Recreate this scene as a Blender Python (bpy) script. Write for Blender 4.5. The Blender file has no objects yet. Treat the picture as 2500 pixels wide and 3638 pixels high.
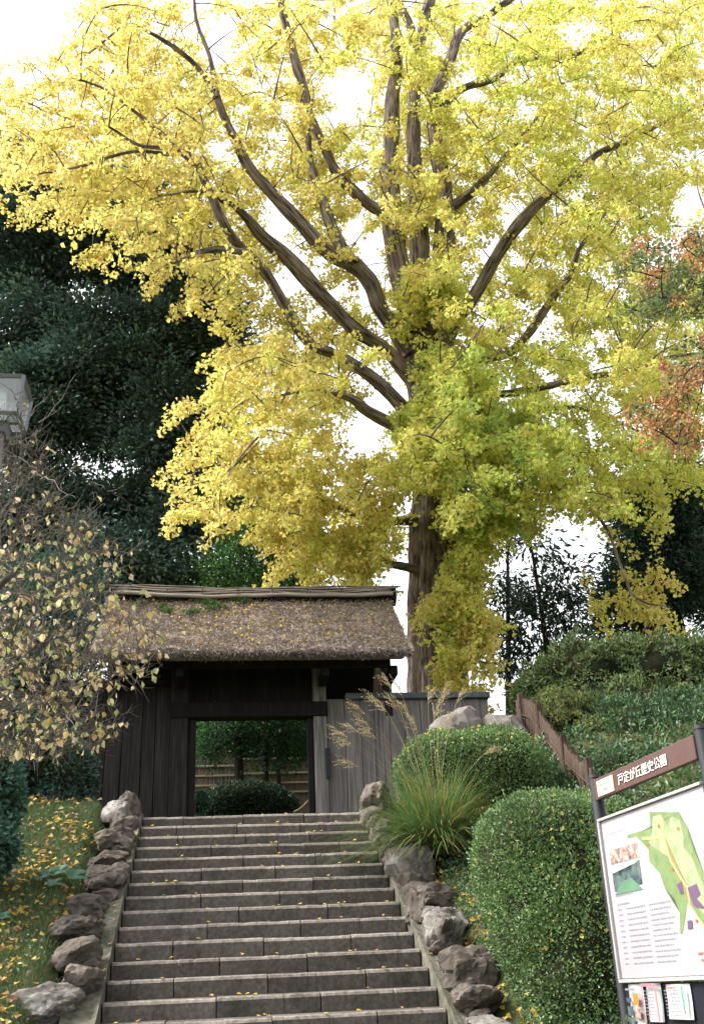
import bpy, bmesh, math, random
import numpy as np
from mathutils import Vector, Matrix, noise as mnoise

# ------------------------------------------------------------------ camera, sky, sun, exposure
SC = bpy.context.scene
COL = SC.collection
rng = np.random.default_rng(11)
random.seed(11)
R = math.radians

F_PX, PITCH, ROLL, YAW = 3745.66, 0.42544, 0.04714, 0.13985      # lens in pixels of a 2500 x 3638 frame
CAM = np.array([0.90145, -14.19504, -2.14256])
FW = np.array([math.sin(YAW) * math.cos(PITCH), math.cos(YAW) * math.cos(PITCH), math.sin(PITCH)])
_r0 = np.array([math.cos(YAW), -math.sin(YAW), 0.0]); _u0 = np.cross(_r0, FW)
RT = math.cos(ROLL) * _r0 - math.sin(ROLL) * _u0
UP = math.sin(ROLL) * _r0 + math.cos(ROLL) * _u0
cd = bpy.data.cameras.new('camera'); cam = bpy.data.objects.new('camera', cd); COL.objects.link(cam)
cd.sensor_fit = 'VERTICAL'; cd.sensor_height = 36.0; cd.lens = F_PX / 3638 * 36.0
cd.clip_start = 0.05; cd.clip_end = 5000
m = Matrix.Identity(4)
for i in range(3):
    m[i][0] = RT[i]; m[i][1] = UP[i]; m[i][2] = -FW[i]; m[i][3] = CAM[i]
cam.matrix_world = m
SC.camera = cam

SUN_DIR = np.array([-0.66, 0.10, 0.74]); SUN_DIR /= np.linalg.norm(SUN_DIR)
W = bpy.data.worlds.new('World'); SC.world = W; W.use_nodes = True
nt = W.node_tree; bg = nt.nodes['Background']
sky = nt.nodes.new('ShaderNodeTexSky'); sky.sky_type = 'NISHITA'; sky.sun_disc = False
sky.sun_elevation = math.asin(SUN_DIR[2]); sky.sun_rotation = math.atan2(SUN_DIR[0], SUN_DIR[1])
sky.dust_density = 4.0; sky.air_density = 1.2; sky.ozone_density = 1.0
hs = nt.nodes.new('ShaderNodeHueSaturation'); hs.inputs['Saturation'].default_value = 0.12
nt.links.new(sky.outputs[0], hs.inputs['Color']); nt.links.new(hs.outputs[0], bg.inputs[0])
bg.inputs[1].default_value = 0.15
sd = bpy.data.lights.new('sun', 'SUN'); sd.energy = 1.5; sd.angle = R(10); sd.color = (1.0, 0.94, 0.84)
sun = bpy.data.objects.new('sun', sd); COL.objects.link(sun)
sun.rotation_euler = Vector(SUN_DIR).to_track_quat('Z', 'Y').to_euler(); sun.location = (-10, 10, 30)
SC.view_settings.view_transform = 'Standard'; SC.view_settings.look = 'None'
SC.view_settings.exposure = 1.85; SC.view_settings.gamma = 1.0; SC.view_settings.use_curve_mapping = False
SC.cycles.max_bounces = 9; SC.cycles.diffuse_bounces = 7; SC.cycles.transmission_bounces = 4
SC.cycles.transparent_max_bounces = 4; SC.cycles.caustics_reflective = False; SC.cycles.caustics_refractive = False

# ------------------------------------------------------------------ helpers
PXS = 2500 / 1596.0
def ray(x, y):
    return FW + RT * ((x * PXS - 1250) / F_PX) - UP * ((y * PXS - 1819) / F_PX)
def at(x, y, Y):
    """a measured point of the photograph at the distance Y into the place"""
    d = ray(x, y); return CAM + d * ((Y - CAM[1]) / d[1])
def mpp(P):
    """metres per measured unit at P"""
    return float((np.asarray(P) - CAM) @ FW) / F_PX * PXS
def pj(P):
    d = np.atleast_2d(P) - CAM; z = d @ FW
    return np.stack([(1250 + F_PX * (d @ RT) / z) / PXS, (1819 - F_PX * (d @ UP) / z) / PXS], 1)

def tag(o, label=None, cat=None, group=None, kind=None):
    if label: o['label'] = label
    if cat: o['category'] = cat
    if group: o['group'] = group
    if kind: o['kind'] = kind
    return o
def empty(name, loc=(0, 0, 0), rz=0.0, **kw):
    o = bpy.data.objects.new(name, None); COL.objects.link(o)
    o.location = loc; o.rotation_euler = (0, 0, rz); o.empty_display_size = 0.1
    bpy.context.view_layer.update()
    return tag(o, **kw)
def link(name, me, parent=None, **kw):
    o = bpy.data.objects.new(name, me); COL.objects.link(o)
    if parent is not None:
        o.parent = parent
        o.matrix_parent_inverse = parent_world(parent).inverted()
    return tag(o, **kw)
def parent_world(o):
    mw = Matrix.LocRotScale(o.location, o.rotation_euler, o.scale)
    if o.parent is not None:
        mw = parent_world(o.parent) @ o.matrix_parent_inverse @ mw
    return mw
def np_mesh(name, V, Fs, mat, col=None, bark=None, smooth=False):
    """Fs: list of int arrays (n,k)"""
    V = np.ascontiguousarray(V, dtype=np.float32)
    me = bpy.data.meshes.new(name)
    if not isinstance(Fs, (list, tuple)): Fs = [Fs]
    Fs = [np.asarray(f, dtype=np.int32) for f in Fs if len(f)]
    nl = sum(f.size for f in Fs); npol = sum(len(f) for f in Fs)
    me.vertices.add(len(V)); me.vertices.foreach_set('co', V.ravel())
    me.loops.add(nl); me.polygons.add(npol)
    me.loops.foreach_set('vertex_index', np.concatenate([f.ravel() for f in Fs]))
    st = []; o = 0
    for f in Fs:
        st.append(o + np.arange(len(f)) * f.shape[1]); o += f.size
    me.polygons.foreach_set('loop_start', np.concatenate(st).astype(np.int32))
    me.polygons.foreach_set('use_smooth', np.full(npol, smooth, dtype=bool))
    if col is not None:
        a = me.attributes.new('col', 'FLOAT_COLOR', 'POINT')
        c4 = np.ones((len(V), 4), dtype=np.float32); c4[:, :3] = col
        a.data.foreach_set('color', c4.ravel())
    if bark is not None:
        a = me.attributes.new('bark', 'FLOAT_VECTOR', 'POINT')
        a.data.foreach_set('vector', np.ascontiguousarray(bark, dtype=np.float32).ravel())
    me.update(calc_edges=True)
    if mat: me.materials.append(mat)
    return me
def bm_mesh(name, bm, mat, smooth=False):
    me = bpy.data.meshes.new(name); bm.to_mesh(me); bm.free()
    if mat: me.materials.append(mat)
    if smooth:
        me.polygons.foreach_set('use_smooth', np.ones(len(me.polygons), dtype=bool))
    return me
def box_me(name, x0, x1, y0, y1, z0, z1, mat, bev=0.0, jit=0.0):
    bm = bmesh.new(); bmesh.ops.create_cube(bm, size=1)
    for v in bm.verts:
        v.co = Vector(((x0 + x1) / 2 + v.co.x * (x1 - x0), (y0 + y1) / 2 + v.co.y * (y1 - y0), (z0 + z1) / 2 + v.co.z * (z1 - z0)))
        if jit: v.co += Vector([random.uniform(-jit, jit) for _ in range(3)])
    if bev: bmesh.ops.bevel(bm, geom=list(bm.edges), offset=bev, segments=1, affect='EDGES')
    return bm_mesh(name, bm, mat)
def fbm(V, scale, octaves=4, seed=0.0):
    out = np.empty(len(V))
    for i, v in enumerate(np.asarray(V) * scale + seed):
        out[i] = mnoise.fractal(Vector(v), 1.0, 2.0, octaves)
    return out
class Acc:
    """collects tubes into one mesh"""
    def __init__(s): s.V = []; s.F = []; s.B = []; s.n = 0; s.C = []
    def tube(s, P, rad, sides=5, cap=True, flute=None, col=None):
        P = np.asarray(P, float); rad = np.asarray(rad, float) * np.ones(len(P)); n = len(P)
        T = np.gradient(P, axis=0); T /= (np.linalg.norm(T, axis=1, keepdims=True) + 1e-9)
        ref = np.array([0.13, 0.97, 0.21]) if abs(T[:, 2]).mean() > 0.5 else np.array([0.1, 0.15, 0.98])
        A = np.cross(T, ref); A /= (np.linalg.norm(A, axis=1, keepdims=True) + 1e-9); B = np.cross(T, A)
        th = np.arange(sides) / sides * 2 * np.pi
        rr = rad[:, None] * (np.ones((n, sides)) if flute is None else flute)
        V = P[:, None, :] + rr[..., None] * (np.cos(th)[None, :, None] * A[:, None, :] + np.sin(th)[None, :, None] * B[:, None, :])
        L = np.concatenate([[0], np.cumsum(np.linalg.norm(np.diff(P, axis=0), axis=1))])
        bk = np.empty((n, sides, 3)); bk[..., 0] = rad[:, None] * np.cos(th); bk[..., 1] = rad[:, None] * np.sin(th); bk[..., 2] = L[:, None]
        i = np.arange(n - 1)[:, None] * sides; j = np.arange(sides)[None, :]; j2 = (j + 1) % sides
        f = np.stack([i + j, i + j2, i + sides + j2, i + sides + j], -1).reshape(-1, 4) + s.n
        s.V.append(V.reshape(-1, 3)); s.B.append(bk.reshape(-1, 3)); s.F.append(f); s.n += n * sides
        if col is not None: s.C.append(np.tile(col, (n * sides, 1)))
        if cap:
            for e, base in ((0, 0), (n - 1, (n - 1) * sides)):
                s.V.append(P[e:e + 1]); s.B.append(np.array([[0, 0, L[e]]])); c = s.n; s.n += 1
                if col is not None: s.C.append(np.array([col]))
                ring = base + np.arange(sides) + (c - n * sides - (0 if e == 0 else 1))
                tri = np.stack([ring, np.roll(ring, -1), np.full(sides, c), np.full(sides, c)], -1)
                s.F.append(tri[:, :3])
        return s
    def me(s, name, mat, smooth=True):
        q = [f for f in s.F if f.shape[1] == 4]; t = [f for f in s.F if f.shape[1] == 3]
        Fs = ([np.concatenate(q)] if q else []) + ([np.concatenate(t)] if t else [])
        return np_mesh(name, np.concatenate(s.V), Fs, mat, bark=np.concatenate(s.B), smooth=smooth, col=np.concatenate(s.C) if s.C else None)
def unit(v): return v / (np.linalg.norm(v, axis=-1, keepdims=True) + 1e-9)
def leaves(name, P, D, N, L, Wd, C, mat, fold=0.25, wide=0.5):
    """one kite-shaped leaf for each base point P, along D, with normal N"""
    n = len(P); D = unit(D); Sd = unit(np.cross(D, N)); Nn = np.cross(Sd, D)
    L = (np.ones(n) * L)[:, None]; Wd = (np.ones(n) * Wd)[:, None]
    mid = P + D * L * wide + Nn * Wd * fold
    V = np.stack([P, mid + Sd * Wd * .5, P + D * L, mid - Sd * Wd * .5], 1).reshape(-1, 3)
    Fq = np.arange(n * 4).reshape(-1, 4)
    return np_mesh(name, V, Fq, mat, col=np.repeat(C, 4, axis=0))
def rdir(n): return unit(rng.normal(size=(n, 3)))
def bez(a, b, c, n):
    t = np.linspace(0, 1, n)[:, None]; return (1 - t) ** 2 * a + 2 * t * (1 - t) * b + t * t * c
def smooth_line(P, n=6):
    """Catmull-Rom through the rows of P"""
    P = np.asarray(P, float); Q = np.vstack([2 * P[0] - P[1], P, 2 * P[-1] - P[-2]]); out = []
    for i in range(1, len(Q) - 2):
        t = np.linspace(0, 1, n, endpoint=False)[:, None]
        a, b, c, d = Q[i - 1], Q[i], Q[i + 1], Q[i + 2]
        out.append(.5 * (2 * b + (c - a) * t + (2 * a - 5 * b + 4 * c - d) * t * t + (3 * b - a - 3 * c + d) * t ** 3))
    out.append(P[-1:]); return np.vstack(out)

# ------------------------------------------------------------------ materials
def mat(name, base=(.5, .5, .5), rough=.8, spec=.3):
    M = bpy.data.materials.new(name); M.use_nodes = True; b = M.node_tree.nodes['Principled BSDF']
    b.inputs['Base Color'].default_value = (*base, 1); b.inputs['Roughness'].default_value = rough
    b.inputs['Specular IOR Level'].default_value = spec
    return M
def N(M, t, **kw):
    n = M.node_tree.nodes.new(t)
    for k, v in kw.items():
        if k in n.inputs: n.inputs[k].default_value = v
        else: setattr(n, k, v)
    return n
def Lk(M, a, b): M.node_tree.links.new(a, b)
def ramp(M, src, stops):
    r = N(M, 'ShaderNodeValToRGB'); e = r.color_ramp.elements
    while len(e) < len(stops): e.new(.5)
    for el, (p, c) in zip(e, stops): el.position = p; el.color = (*c, 1)
    Lk(M, src, r.inputs[0]); return r
def noisy(name, stops, scale=4, detail=6, rough=.85, bump=.3, bscale=None, coord='Object', stretch=(1, 1, 1), spec=.25, vary=0.0, stops2=None, scale2=1.0, bdist=.02, attr=None):
    M = mat(name, rough=rough, spec=spec); b = M.node_tree.nodes['Principled BSDF']
    if attr: tc = N(M, 'ShaderNodeAttribute', attribute_name=attr); src = tc.outputs['Vector']
    else: tc = N(M, 'ShaderNodeTexCoord'); src = tc.outputs[coord]
    mp = N(M, 'ShaderNodeMapping'); mp.inputs['Scale'].default_value = stretch; Lk(M, src, mp.inputs['Vector'])
    vec = mp.outputs[0]
    oi = N(M, 'ShaderNodeObjectInfo')
    ad = N(M, 'ShaderNodeVectorMath', operation='MULTIPLY_ADD'); Lk(M, oi.outputs['Random'], ad.inputs[0]); ad.inputs[1].default_value = (37, 53, 29); Lk(M, vec, ad.inputs[2]); vec = ad.outputs[0]
    nz = N(M, 'ShaderNodeTexNoise', Scale=scale, Detail=detail, Roughness=.62); Lk(M, vec, nz.inputs['Vector'])
    c = ramp(M, nz.outputs['Fac'], stops).outputs[0]
    if stops2:
        n2 = N(M, 'ShaderNodeTexNoise', Scale=scale2, Detail=5, Roughness=.6); Lk(M, vec, n2.inputs['Vector'])
        r2 = ramp(M, n2.outputs['Fac'], stops2)
        mx = N(M, 'ShaderNodeMix', data_type='RGBA', blend_type='MULTIPLY'); mx.inputs[0].default_value = 1
        Lk(M, c, mx.inputs[6]); Lk(M, r2.outputs[0], mx.inputs[7]); c = mx.outputs[2]
    if vary:
        mr = N(M, 'ShaderNodeMapRange'); Lk(M, oi.outputs['Random'], mr.inputs[0]); mr.inputs[3].default_value = 1 - vary; mr.inputs[4].default_value = 1 + vary
        mx = N(M, 'ShaderNodeMix', data_type='RGBA', blend_type='MULTIPLY'); mx.inputs[0].default_value = 1
        Lk(M, c, mx.inputs[6]); Lk(M, mr.outputs[0], mx.inputs[7]); c = mx.outputs[2]
    Lk(M, c, b.inputs['Base Color'])
    if bump:
        nb = N(M, 'ShaderNodeTexNoise', Scale=bscale or scale * 4, Detail=8, Roughness=.65); Lk(M, vec, nb.inputs['Vector'])
        bp = N(M, 'ShaderNodeBump', Strength=bump, Distance=bdist); Lk(M, nb.outputs['Fac'], bp.inputs['Height']); Lk(M, bp.outputs[0], b.inputs['Normal'])
    return M
def leafmat(name, trans=.45, rough=.5, gloss=.06):
    M = bpy.data.materials.new(name); M.use_nodes = True; t = M.node_tree; t.nodes.clear()
    o = N(M, 'ShaderNodeOutputMaterial'); a = N(M, 'ShaderNodeAttribute', attribute_name='col')
    d = N(M, 'ShaderNodeBsdfDiffuse'); tr = N(M, 'ShaderNodeBsdfTranslucent'); g = N(M, 'ShaderNodeBsdfGlossy', Roughness=rough)
    g.inputs[0].default_value = (.9, .95, .9, 1)
    Lk(M, a.outputs['Color'], d.inputs[0]); Lk(M, a.outputs['Color'], tr.inputs[0])
    m1 = N(M, 'ShaderNodeMixShader'); m1.inputs[0].default_value = trans; Lk(M, d.outputs[0], m1.inputs[1]); Lk(M, tr.outputs[0], m1.inputs[2])
    m2 = N(M, 'ShaderNodeMixShader'); m2.inputs[0].default_value = gloss; Lk(M, m1.outputs[0], m2.inputs[1]); Lk(M, g.outputs[0], m2.inputs[2])
    Lk(M, m2.outputs[0], o.inputs[0]); return M
M_LEAF = leafmat('thin_leaf', .62, .5, .02)
M_WAX = leafmat('waxy_leaf', .25, .55, .045)
M_GRASS = leafmat('grass_blade', .35, .5, .03)
M_BARK = noisy('ginkgo_bark', [(.36, (.04, .031, .026)), (.47, (.14, .112, .093)), (.58, (.245, .20, .168)), (.7, (.35, .295, .25))], scale=9, detail=9, rough=.97, bump=1.0, bscale=9, stretch=(1.7, 1.7, .22), attr='bark', bdist=.06, spec=.1)
M_DBARK = noisy('dark_bark', [(.3, (.02, .016, .013)), (.7, (.07, .055, .045))], scale=6, rough=.95, bump=.6, stretch=(1.5, 1.5, .3), attr='bark', spec=.1)
M_TWIG = noisy('plum_twig', [(.3, (.06, .051, .043)), (.7, (.185, .16, .135))], scale=12, rough=.9, bump=.2, attr='bark', spec=.15)
M_GROUND = noisy('soil_and_grass', [(.3, (.035, .03, .018)), (.5, (.05, .06, .02)), (.7, (.09, .075, .035))], scale=3, rough=1, bump=.5, bscale=20, spec=.1)
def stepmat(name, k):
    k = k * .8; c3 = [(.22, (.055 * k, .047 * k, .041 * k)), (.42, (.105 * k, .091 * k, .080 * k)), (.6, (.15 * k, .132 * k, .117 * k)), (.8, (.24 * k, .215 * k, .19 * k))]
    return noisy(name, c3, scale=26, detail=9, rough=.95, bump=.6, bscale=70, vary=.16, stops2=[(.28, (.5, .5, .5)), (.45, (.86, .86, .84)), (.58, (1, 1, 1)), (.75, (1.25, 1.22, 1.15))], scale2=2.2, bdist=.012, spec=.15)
M_STEP = stepmat('step_stone', 1.0); M_LITEDGE = stepmat('lit_step_edge', 1.9)  # second stone is paler: sky light on the nosing put into its colour
M_CONC = noisy('gutter_concrete', [(.3, (.07, .065, .052)), (.5, (.13, .12, .098)), (.7, (.21, .195, .16))], scale=14, detail=9, rough=.98, bump=.8, bscale=40, stops2=[(.35, (.45, .50, .36)), (.6, (1, 1, 1))], scale2=2.0, bdist=.01)
M_ROCK = noisy('weathered_rock', [(.28, (.05, .042, .036)), (.45, (.075, .064, .055)), (.58, (.115, .10, .087)), (.74, (.21, .19, .168))], scale=5.5, detail=9, rough=.95, bump=.8, bscale=11, stops2=[(.32, (.55, .55, .5)), (.6, (1.05, 1.0, .98))], scale2=1.3, vary=.2, bdist=.03)
M_LICHEN = noisy('lichen_rock', [(.33, (.07, .06, .052)), (.47, (.125, .112, .10)), (.58, (.20, .188, .17)), (.72, (.36, .345, .32))], scale=4.5, detail=9, rough=.95, bump=.8, bscale=12, bdist=.025)
def woodmat(name, a, b, c, vary=.2, bump=.5):
    return noisy(name, [(.3, a), (.5, b), (.72, c)], scale=3, detail=9, rough=.88, bump=bump, bscale=6, stretch=(9, 9, .45), vary=vary, spec=.15, stops2=[(.3, (.7, .7, .72)), (.65, (1.1, 1.08, 1.05))], scale2=.9, bdist=.012)
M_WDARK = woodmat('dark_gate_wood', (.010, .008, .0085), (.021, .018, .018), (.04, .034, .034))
M_WBLACK = woodmat('black_gate_wood', (.006, .0055, .0055), (.011, .010, .0095), (.02, .017, .016))  # the blackest tone of the gate wood
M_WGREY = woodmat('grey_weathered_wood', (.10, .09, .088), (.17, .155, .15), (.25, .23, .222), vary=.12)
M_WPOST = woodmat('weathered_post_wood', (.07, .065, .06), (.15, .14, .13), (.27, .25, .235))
M_CAP = noisy('slate_blue_cap', [(.3, (.05, .065, .07)), (.7, (.11, .13, .14))], scale=5, rough=.6, bump=.15)
M_THATCH = noisy('thatch_bed', [(.3, (.115, .093, .079)), (.5, (.25, .205, .175)), (.72, (.40, .335, .29))], scale=7, detail=9, rough=1, bump=1, bscale=30, stretch=(1, .4, .4), spec=.05, bdist=.03)
M_STRAW = leafmat('straw', .15, .7, .02)
M_BAMBOO = noisy('old_bamboo', [(.3, (.10, .082, .07)), (.7, (.24, .204, .172))], scale=4, rough=.85, bump=.3, attr='bark', stretch=(3, 3, .6), vary=.4)
M_BFENCE = noisy('bamboo_fence', [(.3, (.10, .078, .058)), (.7, (.19, .15, .11))], scale=5, rough=.8, bump=.2, vary=.2, stretch=(4, 4, .6))
M_BRAIL = noisy('bamboo_rail', [(.3, (.28, .24, .16)), (.7, (.42, .36, .25))], scale=5, rough=.7, bump=.1)
M_BRUSH = noisy('brushwood', [(.3, (.045, .032, .025)), (.55, (.085, .062, .049)), (.75, (.125, .094, .075))], scale=6, rough=1, bump=.6, stretch=(5, 5, .7), vary=.15, spec=.05)
M_STEEL = mat('dark_steel', (.010, .011, .016), .55, .25)
M_GREYMET = noisy('lamp_grey_metal', [(.3, (.13, .14, .16)), (.7, (.20, .21, .23))], scale=8, rough=.5, bump=.05, spec=.5)
M_POSTMET = noisy('lamp_post_paint', [(.3, (.15, .125, .125)), (.7, (.21, .18, .175))], scale=8, rough=.55, bump=.05, spec=.4)
M_HEAD = noisy('brown_header', [(.3, (.07, .034, .029)), (.7, (.09, .046, .039))], scale=14, rough=.5, bump=.04, spec=.4)
M_PANEL = noisy('white_panel', [(.3, (.33, .308, .328)), (.7, (.37, .347, .365))], scale=3, rough=.35, bump=0, spec=.45)
M_FRAME = mat('pale_frame', (.36, .35, .34), .4, .5)
M_INK = mat('grey_ink', (.22, .21, .24), .5); M_PINK = mat('pale_lilac_ink', (.5, .42, .52), .5)
M_CREAM = mat('cream_plate', (.72, .62, .36), .5); M_WHITE = mat('white_letter', (.78, .75, .70), .5)
def flat(name, c): return mat(name, c, .45, .4)
M_G1 = noisy('map_green', [(.35, (.12, .18, .07)), (.65, (.18, .24, .11))], scale=12, rough=.45, bump=0)
M_G2 = noisy('map_light_green', [(.35, (.22, .26, .14)), (.65, (.30, .32, .20))], scale=14, rough=.45, bump=0)
M_PATH = flat('map_path', (.40, .34, .15)); M_PURP = flat('map_purple', (.12, .07, .13)); M_RED = flat('map_red', (.35, .09, .05))
M_PHSKY = flat('photo_sky', (.44, .45, .46)); M_PHTREE = noisy('photo_trees', [(.35, (.03, .05, .06)), (.65, (.12, .16, .15))], scale=18, rough=.4, bump=0)
M_PHLAWN = noisy('photo_lawn', [(.3, (.08, .17, .11)), (.7, (.13, .23, .15))], scale=9, rough=.4, bump=0)
M_PHFEST = noisy('photo_crowd', [(.35, (.05, .03, .05)), (.5, (.35, .22, .18)), (.65, (.6, .5, .45))], scale=26, rough=.4, bump=0)
M_PAPER = flat('paper', (.42, .42, .42)); M_ROSE = flat('rose_border', (.50, .16, .20)); M_GRN = flat('green_arrow', (.04, .28, .14)); M_ORG = flat('orange_print', (.75, .18, .03)); M_BLUE = flat('dark_print', (.06, .07, .12))
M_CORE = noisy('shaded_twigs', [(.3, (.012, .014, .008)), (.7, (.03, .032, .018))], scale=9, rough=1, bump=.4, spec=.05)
def glassmat():
    M = bpy.data.materials.new('lamp_glass'); M.use_nodes = True; t = M.node_tree; t.nodes.clear(); o = N(M, 'ShaderNodeOutputMaterial')
    tp = N(M, 'ShaderNodeBsdfTransparent'); tp.inputs[0].default_value = (.92, .95, .95, 1)
    df = N(M, 'ShaderNodeBsdfTranslucent'); df.inputs[0].default_value = (.62, .66, .68, 1)
    d2 = N(M, 'ShaderNodeBsdfDiffuse'); d2.inputs[0].default_value = (.60, .63, .66, 1)
    a = N(M, 'ShaderNodeMixShader'); a.inputs[0].default_value = .5; Lk(M, df.outputs[0], a.inputs[1]); Lk(M, d2.outputs[0], a.inputs[2])
    gl = N(M, 'ShaderNodeBsdfGlossy', Roughness=.08)
    b = N(M, 'ShaderNodeMixShader'); b.inputs[0].default_value = .34; Lk(M, tp.outputs[0], b.inputs[1]); Lk(M, a.outputs[0], b.inputs[2])
    c = N(M, 'ShaderNodeMixShader'); c.inputs[0].default_value = .08; Lk(M, b.outputs[0], c.inputs[1]); Lk(M, gl.outputs[0], c.inputs[2])
    Lk(M, c.outputs[0], o.inputs[0]); return M
M_GLASS = glassmat()

# ------------------------------------------------------------------ ground
RISE, RUN, SW, NSTEP = 0.165, 0.33456, 2.834, 23
SLOPE = RISE / RUN; YB = -NSTEP * RUN; ZB = -NSTEP * RISE
def sstep(a, b, x):
    t = np.clip((x - a) / (b - a), 0, 1); return t * t * (3 - 2 * t)
def ground_z(x, y):
    x = np.asarray(x, float); y = np.asarray(y, float)
    zs = np.clip(SLOPE * y, ZB, 0)
    far = np.clip((y - 4.6) * .16, 0, 1.1)
    on_slope = sstep(YB - .6, YB + .8, y)
    left = (.17 + .05 * np.clip(-x - .4, 0, 6)) * sstep(-.42, -.62, x) * on_slope * sstep(3.2, .8, y)
    right = (.12 + .30 * np.clip(x - 3.3, 0, 5)) * sstep(3.18, 3.42, x) * on_slope * (1 - .5 * sstep(5, 9, y))
    under = -.28 * sstep(-.45, -.25, x) * sstep(3.25, 3.05, x) * sstep(YB - .9, YB - .5, y) * sstep(.55, .3, y)
    wob = .04 * np.sin(x * 2.3 + y * 1.7) * np.sin(y * 1.1 - x * .7) * sstep(.5, 1.2, np.abs(x - 1.4) - 1.4)
    return zs + far + left + right + under + wob
gx = np.concatenate([[-1500, -600, -250, -100, -50], np.linspace(-30, -4, 27), np.arange(-3.9, 10, .1), np.linspace(10.5, 35, 26), [50, 100, 250, 600, 1500]])
gy = np.concatenate([[-1500, -600, -250, -100, -50], np.linspace(-30, -10, 21), np.arange(-9.8, 6, .12), np.linspace(6.3, 35, 60), [50, 100, 250, 600, 1500]])
GX, GY = np.meshgrid(gx, gy); V = np.stack([GX, GY, ground_z(GX, GY)], -1).reshape(-1, 3)
nx, ny = len(gx), len(gy); ii = (np.arange(ny - 1)[:, None] * nx + np.arange(nx - 1)[None, :])
link('ground', np_mesh('ground', V, np.stack([ii, ii + 1, ii + nx + 1, ii + nx], -1).reshape(-1, 4), M_GROUND, smooth=True), kind='structure')

# ------------------------------------------------------------------ steps
stairs = empty('stairs', (SW / 2, 0, 0), kind='structure')
def step_block(x0, x1, k):
    """one dressed stone: chamfered nose, slightly uneven"""
    z1 = -k * RISE; z0 = z1 - RISE + .002; y0 = -k * RUN; y1 = y0 + RUN + .06
    dz = random.uniform(-.004, .004); dy = random.uniform(-.005, .005); g = .004; c = .024
    prof = [(y0 + .014 + dy, z0), (y0 + dy, z1 - .032 + dz), (y0 + .012 + dy, z1 - .010 + dz), (y0 + .036 + dy, z1 + dz), (y1, z1 + dz + .008), (y1, z0)]
    n = len(prof); inner = sorted(random.uniform(x0 + .04, x1 - .04) for _ in range(max(2, int((x1 - x0) / .09))))
    xs = [x0 + g, x0 + g + .006] + inner + [x1 - g - .006, x1 - g]; V = []; ns = len(xs)
    for i, x in enumerate(xs):
        chip = random.choice([0, 0, 0, .004, .009]) if 1 < i < ns - 2 else 0; wv = random.uniform(-.0025, .0025)
        for q, (y, z) in enumerate(prof):
            ins = .006 if i in (0, ns - 1) else 0
            V.append((x, y + (ins + wv if q < 4 else 0) + (chip if q in (1, 2) else 0), z - (ins * .5 if 1 <= q <= 4 else 0) - (chip * .6 if q in (2, 3) else 0)))
    Fc = []
    for i in range(ns - 1):
        for q in range(n): Fc.append((i * n + q, i * n + (q + 1) % n, (i + 1) * n + (q + 1) % n, (i + 1) * n + q))
    me = bpy.data.meshes.new('stone_block'); me.from_pydata(V, [], Fc + [tuple(range(n - 1, -1, -1)), tuple(range((ns - 1) * n, ns * n))])
    me.materials.append(M_STEP); me.materials.append(M_LITEDGE); me.update()
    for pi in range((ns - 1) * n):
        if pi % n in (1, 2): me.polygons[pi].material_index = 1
    link('stone_block', me, stairs)
JT = {0: [.52, 1.28, 2.05], 1: [.42, 1.22, 2.02], 2: [.45, 1.3, 2.1], 3: [.85, 1.65, 2.42], 4: [1.25, 2.08], 5: [.78, 1.6], 6: [1.2, 2.0], 7: [.78, 1.62], 8: [1.2, 2.05], 9: [.85, 1.75]}
for k in range(NSTEP):
    js = JT.get(k) or ([.55, 1.4, 2.25] if k % 2 == 0 else [.95, 1.8])
    js = [0] + [j + random.uniform(-.03, .03) for j in js] + [SW]
    for a, b in zip(js[:-1], js[1:]): step_block(a, b, k)
# landing in front of the gate
land = []
xs = [0, .7, 1.42, 2.1, SW]
for a, b in zip(xs[:-1], xs[1:]):
    for j in range(4):
        y0 = RUN + .068 + j * .62; y1 = y0 + .61
        link('paving_slab', box_me('paving_slab', a + .004, b - .004, y0, y1, -.12, -.004 + random.uniform(-.004, .003), M_STEP, bev=.006), stairs)
for sx0, sx1, nm in ((-.29, -.006, 'gutter'), (SW + .006, SW + .30, 'gutter')):
    bm = bmesh.new(); n = 60; rows = []
    for i in range(n + 1):
        y = YB - .1 + (0.25 - YB + .1) * i / n
        z = min(SLOPE * y, 0) + .035
        q = random.uniform(-.008, .008)
        rows.append([bm.verts.new((x, y, z + dz)) for x, dz in ((sx0, -.4), (sx0, .03 + q), (sx0 + .07, .0 + q), (sx1 - .04, .01 + q), (sx1, .03), (sx1, -.4))])
    for a, b in zip(rows[:-1], rows[1:]):
        for q in range(5): bm.faces.new((a[q], a[q + 1], b[q + 1], b[q]))
    bm.faces.new(rows[0][::-1]); bm.faces.new(rows[-1])
    bmesh.ops.recalc_face_normals(bm, faces=bm.faces)
    link(nm, bm_mesh(nm, bm, M_CONC, smooth=False), kind='structure')

# ------------------------------------------------------------------ edging stones
def rock_mesh(sx, sy, sz, seed, m, facets=10, rough=.17, sub=4):
    rg = np.random.default_rng(seed)
    bm = bmesh.new(); bmesh.ops.create_icosphere(bm, subdivisions=sub, radius=1)
    V = np.array([v.co[:] for v in bm.verts])
    n = unit(rg.normal(size=(facets, 3))); c = rg.uniform(.52, .92, facets)
    n[0] = unit(np.array([rg.normal() * .25, rg.normal() * .25, 1])); c[0] = .72
    dots = np.maximum(V @ n.T, 1e-3)
    # soft minimum keeps the ridges from being razor sharp
    rr = (np.sum((c / dots) ** -26.0, axis=1) + 1) ** (-1 / 26.0)
    rr *= 1 + rough * fbm(V, 1.7, 5, seed * 3.1) + rough * .5 * fbm(V, 5, 4, seed * 1.7)
    V = V * rr[:, None] * np.array([sx, sy, sz])
    for v, p in zip(bm.verts, V): v.co = p
    me = bm_mesh('rock', bm, m, smooth=True); me.set_sharp_from_angle(angle=R(17)); return me
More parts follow.
